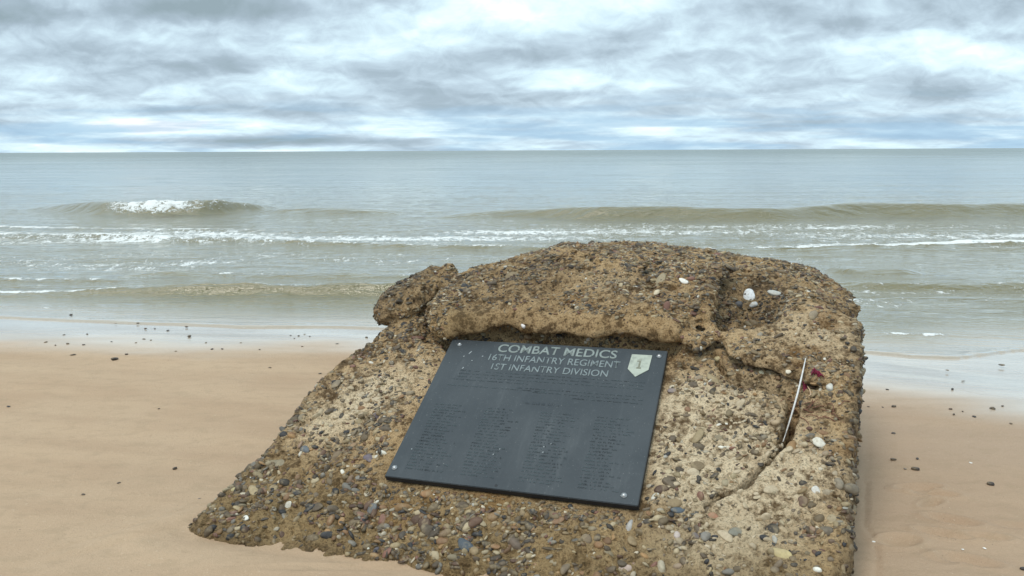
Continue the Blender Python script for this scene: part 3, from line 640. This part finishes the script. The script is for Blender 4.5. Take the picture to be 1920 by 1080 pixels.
for (x, y, r, cc, off) in SPEC:
    if r == 0: continue
    L, nn = hit(x, y)
    if L is None or L[2] < 0: continue
    dist = np.linalg.norm(L-EYE); rr = r/FPX*dist*.72
    nn = nn*.5+NF*.5; nn /= np.linalg.norm(nn)
    p, f, k = stones(L[None], nn[None], np.array([rr]), IV2, IF2, np.array([cc]), .2, (.0, .35))
    c0 = p.mean(0); o = mesh_from('embedded_pebble', p-c0, f, m_peb, root, colors=k); o.location = c0+inv
    if x in (873, 1272): o['label'] = 'smooth blue grey pebble set in the mortar'
    if cc[0] > .7: o['label'] = 'pale whitish pebble set in the mortar'
bpy.context.view_layer.update()

# ================================================================== PLAQUE
m_plq, T, B = mat('slate_plaque')
pos = T.node('ShaderNodeTexCoord').outputs['Object']
p1 = T.noise(pos, 3.0, 5, .6); p2 = T.noise(pos, 260, 3, .7); p3 = T.noise(pos, 45, 5, .7)
c = T.mix(T.rng(p1, .3, .7), (.028, .034, .039), (.040, .048, .054)); c = T.mix(T.rng(p3, .56, .75, 0, .4), c, (.095, .11, .12)); p5 = T.noise(T.comb(T.m('MULTIPLY', T.sep(pos)[0], 14.0), T.m('MULTIPLY', T.sep(pos)[1], 2.2), 0.0), 1.0, 5, .65); c = T.mix(T.rng(p5, .52, .78, 0, .3), c, (.12, .13, .135)); p6 = T.noise(pos, 130, 2, .5); c = T.mix(T.rng(p6, .70, .76, 0, .8), c, (.28, .28, .26)); c = T.mix(T.rng(p2, .66, .78, 0, .35), c, (.17, .19, .20))
T.l.new(c, B.inputs['Base Color']); T.l.new(T.rng(p1, .3, .7, .34, .48), B.inputs['Roughness']); T.l.new(T.bump(p2, .25, .002), B.inputs['Normal'])
m_edge, T, B = mat('plaque_edge'); B.inputs['Base Color'].default_value = (.012, .013, .016, 1); B.inputs['Roughness'].default_value = .6
m_bolt, T, B = mat('bolt_metal'); B.inputs['Base Color'].default_value = (.42, .42, .42, 1); B.inputs['Metallic'].default_value = .9; T.l.new(T.rng(T.noise(T.pos(), 200, 3), .3, .7, .25, .55), B.inputs['Roughness'])
def worn_paint(name, colA, colB, lo, hi, scale=38):
    m, T, B = mat(name); pos = T.pos()
    n1 = T.noise(pos, scale, 5, .7); n2 = T.noise(pos, scale*.28, 3, .6)
    f = T.rng(T.m('ADD', T.m('MULTIPLY', n1, .55), T.m('MULTIPLY', n2, .45)), lo, hi)
    T.l.new(T.mix(f, colB, colA), B.inputs['Base Color']); B.inputs['Roughness'].default_value = .6; return m
m_title = worn_paint('worn_silver_lettering', (.24, .275, .262), (.05, .06, .068), .37, .47)
m_sub = worn_paint('worn_grey_lettering', (.20, .235, .24), (.045, .055, .062), .36, .47)
m_shield = worn_paint('cream_emblem_paint', (.40, .43, .36), (.27, .29, .25), .35, .55)
m_num = worn_paint('faded_emblem_numeral', (.17, .17, .12), (.30, .31, .25), .38, .50)
m_fine = worn_paint('worn_fine_lettering', (.020, .025, .030), (.065, .088, .096), .46, .62, 20)
m_fine2 = worn_paint('pale_fine_lettering', (.11, .13, .135), (.05, .062, .073), .50, .60, 20)
off = .022
c4 = np.array([onF(*q, off) for q in ((853, 636), (1257, 658), (1190, 948), (716, 892))])
PU = (c4[1]-c4[0])+(c4[2]-c4[3]); PU /= np.linalg.norm(PU); PV = np.cross(NF, PU); PC = c4.mean(0)
PWD = (np.linalg.norm(c4[1]-c4[0])+np.linalg.norm(c4[2]-c4[3]))/2; PHT = (np.linalg.norm(c4[3]-c4[0])+np.linalg.norm(c4[2]-c4[1]))/2
TH = .030
plq = empty('memorial_plaque'); plq.matrix_world = Matrix(((PU[0], PV[0], NF[0], PC[0]), (PU[1], PV[1], NF[1], PC[1]), (PU[2], PV[2], NF[2], PC[2]), (0, 0, 0, 1)))
tag(plq, 'dark slate grey rectangular memorial plaque bolted to the sloping face of the concrete block', 'plaque')
import bmesh
def bm_obj(name, bm, mats, parent, bevel=0):
    if bevel: bmesh.ops.bevel(bm, geom=list(bm.edges), offset=bevel, segments=2, affect='EDGES', profile=.6)
    me = bpy.data.meshes.new(name); bm.to_mesh(me); bm.free()
    for m in (mats if isinstance(mats, (list, tuple)) else [mats]): me.materials.append(m)
    o = bpy.data.objects.new(name, me); COL.objects.link(o); o.parent = parent; return o
bm = bmesh.new(); bmesh.ops.create_cube(bm, size=1.0)
for v_ in bm.verts: v_.co = Vector((v_.co.x*PWD, v_.co.y*PHT, (v_.co.z-.5)*TH))
bmesh.ops.bevel(bm, geom=list(bm.edges), offset=.0025, segments=2, affect='EDGES')
bm.normal_update()
for f in bm.faces: f.material_index = 0 if f.normal.z > .5 else 1
plate = bm_obj('plate', bm, [m_plq, m_edge], plq)
def pl_uv(px, py):
    p = on_plane(px, py, PC, NF)-PC; return p@PU, p@PV
for (x, y) in ((862, 646), (1236, 668), (1170, 929), (740, 877)):
    a, b = pl_uv(x, y); bm = bmesh.new()
    bmesh.ops.create_uvsphere(bm, u_segments=20, v_segments=12, radius=.0105)
    for v_ in bm.verts: v_.co.z = max(v_.co.z, 0)*.75
    bmesh.ops.create_cone(bm, cap_ends=True, segments=20, radius1=.013, radius2=.012, depth=.003)
    for f in bm.faces: f.smooth = True
    o = bm_obj('bolt', bm, m_bolt, plq); o.location = (a, b, .002)
bm = bmesh.new(); bmesh.ops.create_uvsphere(bm, u_segments=16, v_segments=8, radius=.014)
a, b = pl_uv(930, 911); o = bm_obj('edge_lug', bm, m_edge, plq); o.location = (a, b+.002, -.012)
def text_obj(name, s, width, height, cx, cy, m, z=.0012, bold=0.0, shear=0.0, spacing=1.0):
    cu = bpy.data.curves.new(name, 'FONT'); cu.body = s; cu.size = 1.0; cu.offset = bold; cu.extrude = 0.0; cu.space_character = spacing; cu.align_x = 'LEFT'
    to = bpy.data.objects.new(name, cu); COL.objects.link(to); bpy.context.view_layer.update()
    me = bpy.data.meshes.new_from_object(to.evaluated_get(bpy.context.evaluated_depsgraph_get())); COL.objects.unlink(to); bpy.data.objects.remove(to)
    P = np.array([v_.co[:] for v_ in me.vertices]); mn, mx = P.min(0), P.max(0)
    Pn = (P-(mn+mx)/2); Pn[:, 0] *= width/(mx-mn)[0]; Pn[:, 1] *= height/(mx-mn)[1]; Pn[:, 0] += shear*Pn[:, 1]
    me.vertices.foreach_set('co', Pn.astype(np.float32).ravel())
    bm = bmesh.new(); bm.from_mesh(me)
    r_ = bmesh.ops.extrude_face_region(bm, geom=list(bm.faces)); bmesh.ops.translate(bm, verts=[g for g in r_['geom'] if isinstance(g, bmesh.types.BMVert)], vec=(0, 0, z))
    bm.to_mesh(me); bm.free(); me.materials.clear(); me.materials.append(m); me.name = name
    o = bpy.data.objects.new(name, me); COL.objects.link(o); o.parent = plq; o.location = (cx, cy, .0004); return o
def text_span(name, s, p0, p1, hpx, m, bold):     # p0, p1: mid-height pixels at the two ends
    a = np.array(pl_uv(*p0)); b = np.array(pl_uv(*p1)); mid = (a+b)/2
    hh = abs(pl_uv(p0[0], p0[1]-hpx/2)[1]-pl_uv(p0[0], p0[1]+hpx/2)[1])
    return text_obj(name, s, abs(b[0]-a[0]), hh, mid[0], mid[1], m, bold=bold)
t1 = text_span('title_lettering', 'COMBAT MEDICS', (935, 652), (1157, 666), 15, m_title, .016)
t1['label'] = 'worn silver heading COMBAT MEDICS'
t2 = text_span('regiment_lettering', '16TH INFANTRY REGIMENT', (918, 668), (1162, 686), 12, m_sub, .008); t2['label'] = 'worn grey second line of lettering'
t3 = text_span('division_lettering', '1ST INFANTRY DIVISION', (922, 687), (1140, 701), 12, m_sub, .008); t3['label'] = 'worn grey third line of lettering'
# shield emblem
S_ = [pl_uv(*q) for q in ((1185, 665), (1223, 667), (1216, 694), (1191, 707), (1177, 692))]
ctr = np.mean(S_, 0)
bm = bmesh.new(); vs = [bm.verts.new((p[0]-ctr[0], p[1]-ctr[1], 0)) for p in S_]; f = bm.faces.new(vs[::-1]); bm.normal_update()
if f.normal.z < 0: f.normal_flip()
r_ = bmesh.ops.extrude_face_region(bm, geom=[f]); bmesh.ops.translate(bm, verts=[g for g in r_['geom'] if isinstance(g, bmesh.types.BMVert)], vec=(0, 0, .0025))
em = bm_obj('shield_emblem', bm, m_shield, plq); em.location = (ctr[0], ctr[1], .0004)
em['label'] = 'cream five sided shield with a faded figure one'
OUT1 = [(-.38, -1), (.42, -1), (.42, -.72), (.2, -.72), (.2, 1), (-.05, 1), (-.45, .62), (-.45, .38), (-.14, .5), (-.14, -.72), (-.38, -.72)]
a = np.array(pl_uv(1199, 683)); bm = bmesh.new(); vs = [bm.verts.new((x*.026, y*.033, 0)) for x, y in OUT1]; f = bm.faces.new(vs); bm.normal_update()
if f.normal.z < 0: f.normal_flip()
bmesh.ops.triangulate(bm, faces=[f]); r_ = bmesh.ops.extrude_face_region(bm, geom=list(bm.faces)); bmesh.ops.translate(bm, verts=[g for g in r_['geom'] if isinstance(g, bmesh.types.BMVert)], vec=(0, 0, .0012))
nm = bm_obj('numeral', bm, m_num, em); nm.location = (a[0]-ctr[0], a[1]-ctr[1], .0025)
# worn-down fine inscription: rows of small relief marks
def marks(name, rows, m, seed, dens=.8, hgt=.0065):
    r = random.Random(seed); Vv, Ff = [], []
    for (x0, x1, y) in rows:
        x = x0
        while x < x1:
            wlen = r.randint(2, 9)
            for k in range(wlen):
                lw = r.uniform(.003, .0062)
                if r.random() < dens:
                    h0 = hgt*r.uniform(.75, 1.0); st = r.random()
                    def bx(a, b, cx, d):
                        n = len(Vv); Vv.extend([(a, b, .0004), (cx, b, .0004), (cx, d, .0004), (a, d, .0004), (a, b, .0012), (cx, b, .0012), (cx, d, .0012), (a, d, .0012)])
                        Ff.extend([(n+4, n+5, n+6, n+7), (n, n+1, n+5, n+4), (n+1, n+2, n+6, n+5), (n+2, n+3, n+7, n+6), (n+3, n, n+4, n+7)])
                    bx(x, y, x+.0017, y+h0)
                    if st < .6: bx(x+.0017, y+h0-.0015, x+lw, y+h0)
                    if st > .35: bx(x+.0017, y, x+lw, y+.0015)
                    if .2 < st < .8: bx(x+lw-.0015, y+.0016, x+lw, y+h0-.0016)
                x += lw+.0022
                if x > x1: break
            x += r.uniform(.006, .012)
    return mesh_from(name, np.array(Vv), np.array(Ff), m, plq, smooth_shade=False)
hw, hh_ = PWD/2, PHT/2
para = [(-hw*.78, hw*.86, hh_*.50-k*.021) for k in range(3)] + [(-hw*.82, -hw*.12, hh_*.50-.063), (-hw*.2, hw*.86, hh_*.5-.092), (-hw*.05, hw*.88, hh_*.5-.113), (-hw*.84, hw*.05, hh_*.5-.105), (hw*.3, hw*.88, hh_*.5-.135)]
marks('worn_paragraph', para, m_fine, 3, .85)
cols = []
for cx0, cx1 in ((-.86, -.52), (-.40, -.06), (.08, .42), (.54, .86)):
    for k in range(23): cols.append((cx0*hw, (cx0+(cx1-cx0)*random.uniform(.55, 1))*hw, -hh_*.02-k*.0178))
marks('worn_name_columns', cols, m_fine, 5, .8, .008)
marks('worn_subheading', [(-.10*hw, .20*hw, hh_*.085)], m_fine2, 8, 1, .016)
m_fleck, T, B = mat('pale_scratch'); B.inputs['Base Color'].default_value = (.42, .45, .46, 1)
Vv, Ff = [], []
for (x, y, l, an) in ((882, 661, .022, 1.1), (868, 690, .012, 1.2), (905, 668, .008, .4), (870, 668, .007, .8), (1033, 832, .008, .7), (1020, 838, .006, .9), (937, 842, .005, .5), (1018, 848, .006, 1.), (885, 676, .006, .2), (925, 852, .005, .4), (772, 842, .005, .2)):
    a, b = pl_uv(x, y); dx, dy = math.cos(an)*l/2, math.sin(an)*l/2; nx_, ny_ = -math.sin(an)*.002, math.cos(an)*.002; n = len(Vv)
    for z in (.0004, .001): Vv += [(a-dx-nx_, b-dy-ny_, z), (a+dx-nx_, b+dy-ny_, z), (a+dx+nx_, b+dy+ny_, z), (a-dx+nx_, b-dy+ny_, z)]
    Ff += [(n+4, n+5, n+6, n+7), (n, n+1, n+5, n+4), (n+1, n+2, n+6, n+5), (n+2, n+3, n+7, n+6), (n+3, n, n+4, n+7)]
    mesh_from('scratch', np.array(Vv), np.array(Ff), m_fleck, plq, smooth_shade=False); Vv, Ff = [], []

# ================================================================== SMALL FLAG ON A STICK
def tube(name, P, R, mat_, parent, seg=10):
    P = np.array(P, float); n = len(P); Vv = []; 
    for i in range(n):
        t = P[min(i+1, n-1)]-P[max(i-1, 0)]; t /= np.linalg.norm(t); a = np.cross(t, [0, .1, 1]); a /= np.linalg.norm(a); b = np.cross(t, a)
        for k in range(seg):
            an = 2*math.pi*k/seg; Vv.append(P[i]+(a*math.cos(an)+b*math.sin(an))*R[i])
    F = [(i*seg+k, i*seg+(k+1) % seg, (i+1)*seg+(k+1) % seg, (i+1)*seg+k) for i in range(n-1) for k in range(seg)]
    c0, c1 = len(Vv), len(Vv)+1; Vv += [P[0], P[-1]]
    o = mesh_from(name, np.array(Vv), np.array(F), mat_, parent)
    return o
def surf(px, py, lift):
    L, nn = hit(px, py); 
    return (onF(px, py, .05) if L is None else L)+NF*lift
m_stick, T, B = mat('bleached_wood'); pos = T.pos(); s1 = T.noise(pos, 60, 4, .7)
T.l.new(T.mix(T.rng(s1, .3, .7), (.58, .57, .56), (.78, .77, .75)), B.inputs['Base Color']); B.inputs['Roughness'].default_value = .6
m_cloth, T, B = mat('crimson_cloth'); pos = T.pos(); s1 = T.noise(pos, 50, 4, .7)
T.l.new(T.mix(T.rng(s1, .3, .7), (.10, .006, .022), (.21, .012, .045)), B.inputs['Base Color']); B.inputs['Roughness'].default_value = .85
m_tan, T, B = mat('faded_ribbon'); B.inputs['Base Color'].default_value = (.55, .38, .24, 1)
PA = surf(1510, 683, .035); PB = surf(1468, 832, .012)
fr = empty('small_flag', tuple(PB)); tag(fr, 'thin bleached stick with torn crimson cloth leaning in the crack right of the plaque', 'flag')
ts = np.linspace(0, 1, 12); bend = np.array([.02, .0, .006])
SP = [PA+(PB-PA)*t+bend*0.35*math.sin(math.pi*t)-PB for t in ts]
tube('stick', SP, [.0020+.0022*max(0, math.sin(math.pi*min(1, t*1.05)))**.8 for t in ts], m_stick, fr)
def cloth(name, outline, m, lift, seed, amp=.012):
    r = random.Random(seed); pts = [surf(x, y, 0) for x, y in outline]; c = np.mean(pts, 0); n = 14
    # fan subdivided into rings, crumpled
    Vv = [c-PB+NF*(lift+.01)]; F = []
    k = len(pts); dens = []
    for i in range(k):
        for j in range(4): dens.append(pts[i]+(pts[(i+1) % k]-pts[i])*j/4)
    m_ = len(dens)
    for ring in range(1, 6):
        for i, p in enumerate(dens):
            q = c+(p-c)*ring/5; hgt = lift+amp*math.sin(i*1.1+seed)*math.cos(ring*1.7+seed)+amp*.5*r.uniform(-1, 1)
            Vv.append(np.array([q[0], q[1], 0])*[1, 1, 0]+np.array([0, 0, c[2]*0+zF(q[0], q[1])+(c[2]-zF(c[0], c[1]))])+NF*hgt-PB)
    T3 = [(0, 1+i, 1+(i+1) % m_) for i in range(m_)]
    for ring in range(4):
        o1, o2 = 1+ring*m_, 1+(ring+1)*m_
        for i in range(m_): T3 += [(o1+i, o2+i, o2+(i+1) % m_), (o1+i, o2+(i+1) % m_, o1+(i+1) % m_)]
    o = mesh_from(name, np.array(Vv), np.array(T3), m, fr)
    md = o.modifiers.new('thick', 'SOLIDIFY'); md.thickness = .002; return o
cloth('cloth', [(1520, 706), (1524, 693), (1533, 695), (1546, 710), (1536, 716), (1526, 720)], m_cloth, .022, 1)
cloth('cloth_scrap', [(1505, 722), (1511, 729), (1519, 746), (1511, 750), (1504, 742)], m_cloth, .016, 5, .006)
RP = [surf(x, y, .014)-PB for x, y in ((1512, 726), (1518, 735), (1520, 744), (1514, 750), (1506, 751))]
tube('ribbon', RP, [.0025]*5, m_tan, fr, 6)

# ================================================================== SEAWEED AND LOOSE STONES ON THE BLOCK
m_weed, T, B = mat('red_brown_seaweed'); T.l.new(T.mix(T.noise(T.pos(), 40, 3), (.10, .03, .015), (.24, .10, .05)), B.inputs['Base Color']); B.inputs['Roughness'].default_value = .5
def weed(label, cx, cy, w_, h_, n, seed):
    r = random.Random(seed); e = empty('seaweed_tuft', tuple(surf(cx, cy, 0))); tag(e, label, 'seaweed', 'dried seaweed on the block'); o0 = np.array(e.location)
    VV, FF = [], []
    for k in range(n):
        x, y = cx+r.gauss(0, w_*.4), cy+r.gauss(0, h_*.4); an = r.uniform(-.5, .9); P = []
        for j in range(6):
            P.append(surf(x, y, .004+.006*math.sin(j*1.1))-o0); x += math.cos(an)*w_*.14; y += math.sin(an)*w_*.10; an += r.uniform(-.7, .7)
        seg = 5
        P = np.array(P)
        b0 = len(VV)
        for i in range(6):
            t = P[min(i+1, 5)]-P[max(i-1, 0)]; t /= np.linalg.norm(t)+1e-9; a = np.cross(t, [0, .1, 1]); a /= np.linalg.norm(a)+1e-9; b = np.cross(t, a)
            for q in range(seg): VV.append(P[i]+(a*math.cos(q*1.257)+b*math.sin(q*1.257))*.0019)
        FF += [(b0+i*seg+q, b0+i*seg+(q+1) % seg, b0+(i+1)*seg+(q+1) % seg, b0+(i+1)*seg+q) for i in range(5) for q in range(seg)]
    mesh_from('strands', np.array(VV), np.array(FF), m_weed, e)
weed('red brown seaweed strands dried on the concrete just below the crimson cloth', 1525, 768, 50, 24, 13, 2)
weed('small rusty seaweed wisp in the crack left of the bleached stick', 1481, 762, 22, 26, 9, 4)
m_peb2 = m_peb
def stone(name, px, py, rpx, colr, label, cat, group=None, parent_surface='block', flat=.55, elong=1.4):
    L, nn = (hit(px, py) if parent_surface == 'block' else (None, None))
    if L is None:
        L = on_z(px, py); zz = sand_height(np.array([L[0]]), np.array([L[1]]))[0][0]; L = on_z(px, py, zz); nn = np.array([0, 0, 1.0])
    R = rpx/FPX*np.linalg.norm(L-EYE)
    p, f, k = stones(np.zeros((1, 3)), nn[None], np.array([R/1.2]), IV2, IF2, np.array([colr]), .08, (-.35, -.15) if parent_surface == 'sand' else (-.8, -.3))
    if parent_surface == 'sand': p[:, 2] *= .85; p[:, 2] -= p[:, 2].min()+R*.10
    o = mesh_from(name, p, f, m_peb2, None, colors=k); o.location = L; tag(o, label, cat, group); return o
stone('stone', 1405, 556, 11, (.72, .73, .74), 'whitish rounded stone lying in the dark hollow at the top right of the block', 'stone')
stone('stone', 1411, 570, 7, (.55, .57, .58), 'smaller pale grey stone just below the whitish stone in the hollow', 'stone')
stone('stone', 1452, 552, 9, (.46, .45, .41), 'greyish stone at the right rim of the hollow, its rightmost', 'stone')
stone('stone', 1386, 572, 10, (.10, .10, .105), 'dark grey stone at the left of the hollow beside the whitish stone', 'stone')
stone('stone', 1557, 728, 9, (.60, .58, .52), 'pale elongated stone resting right of the crimson cloth', 'stone')

# ================================================================== PEBBLES ON THE SAND
DK = (.055, .045, .040); BR = (.11, .08, .055); GY = (.20, .17, .14); WH = (.85, .82, .76)
G = 'pebbles scattered on the sand'
named = [
 (355, 632, 4.5, DK, 'largest dark pebble on the shiny wet sand left of the block'),
 (216, 675, 6.5, DK, 'widest flat dark pebble on the left sand, just below the wet edge'),
 (237, 665, 5.0, BR, 'brown pebble just above the widest flat dark pebble on the left'),
 (137, 666, 4.5, BR, 'dull brown pebble left of the pair of flat pebbles below the wet edge'),
 (328, 880, 5.5, DK, 'dark pebble alone on smooth dry sand, the largest left of the block foot'),
 (223, 906, 4.5, BR, 'thin brown pebble on dry sand lower left of the lone dark one'),
 (156, 928, 3.5, BR, 'faint small brown pebble nearest the lower left of the beach'),
 (298, 767, 3.5, BR, 'small brown pebble in the middle of the empty left sand'),
 (16, 763, 4.5, DK, 'dark pebble at the left edge of the photo on dry sand'),
 (374, 935, 3.0, GY, 'tiny greyish pebble close to the left foot of the block'),
 (506, 690, 3.2, BR, 'tiny brown pebble between the wet edge and the left slope of the block'),
 (600, 701, 4.5, DK, 'dark pebble touching the outline of the left slope of the block'),
 (330, 659, 3.0, BR, 'tiny brown pebble on the dull sand right below the largest wet pebble'),
 (133, 592, 4.0, DK, 'dark pebble highest on the left wet sand, close to the water edge'),
 (259, 607, 3.6, DK, 'dark pebble on the wet sand just below the water edge, leftmost of the trio there'),
 (1856, 909, 7.0, DK, 'black flat pebble alone on the sand at the right, the largest there'),
 (1716, 881, 7.5, DK, 'dark oblong pebble on the right sand above the footprints'),
 (1697, 880, 4.5, GY, 'greyish pebble just left of the dark oblong pebble above the footprints'),
 (1720, 861, 3.5, DK, 'small dark pebble just above the oblong one on the right sand'),
 (1675, 863, 6.5, BR, 'thin curved brown pebble on the right sand close to the block'),
 (1675, 813, 5.5, DK, 'dark pebble on the right sand midway between wet edge and footprints'),
 (1676, 763, 5.0, DK, 'dark oval pebble on the wet margin nearest the right side of the block'),
 (1628, 763, 3.4, BR, 'small brown pebble between the right side of the block and the dark oval pebble'),
 (1827, 782, 5.0, DK, 'dark round pebble below the wet edge at the far right'),
 (1861, 767, 6.0, DK, 'dark flat pebble on the wet edge at the far right'),
 (1788, 778, 3.8, BR, 'small brown pebble left of the dark round pebble at the far right'),
 (1895, 795, 3.4, BR, 'small brown pebble nearest the right edge of the photo below the wet sand'),
 (1878, 685, 5.5, DK, 'dark sliver of stone on the bright wet sand at the far right'),
 (1786, 731, 4.0, DK, 'small dark stone in the middle of the bright wet sand on the right'),
 (1918, 1068, 8.0, DK, 'dark stone cut by the lower right corner of the photo'),
 (1894, 1061, 4.0, WH, 'tiny white shell chip near the lower right corner')]
for (x, y, r, cc, lab) in named: stone('pebble', x, y, r*.68, cc, lab, 'pebble', G, 'sand')
tiny_l = [(86, 642), (104, 648), (127, 645), (157, 647), (209, 641), (255, 643), (386, 643), (398, 655), (417, 655), (452, 643), (487, 656), (290, 616), (273, 617), (350, 614), (315, 620), (120, 628), (270, 636), (283, 638), (217, 607), (164, 627)]
for x, y in tiny_l: stone('pebble', x, y, random.uniform(1.5, 2.6), random.choice((DK, BR, BR)), 'tiny dark pebble sprinkled along the wet margin left of the block', 'pebble', 'tiny pebbles along the left wet margin', 'sand')
tiny_m = [(545, 629), (560, 630), (581, 631), (552, 635), (567, 650), (632, 645), (687, 633), (571, 627)]
for x, y in tiny_m: stone('pebble', x, y, random.uniform(1.4, 2.4), random.choice((DK, BR)), 'tiny dark pebble on the wet sand beside the upper left slope of the block', 'pebble', 'tiny pebbles beside the upper left slope', 'sand')
tiny_r = [(1806, 715), (1664, 731), (1655, 764), (1782, 768), (1805, 772), (1880, 762), (1776, 695)]
for x, y in tiny_r: stone('pebble', x, y, random.uniform(1.6, 2.6), random.choice((DK, BR, GY)), 'tiny brownish pebble on the wet margin right of the block', 'pebble', 'tiny pebbles along the right wet margin', 'sand')
for x, y in [(1805, 1031), (1846, 1029), (1638, 1017), (1820, 868)]: stone('shell_chip', x, y, 2.6, WH, 'tiny white shell chip in the sand among the footprints', 'shell chip', 'white shell chips on the right sand', 'sand')
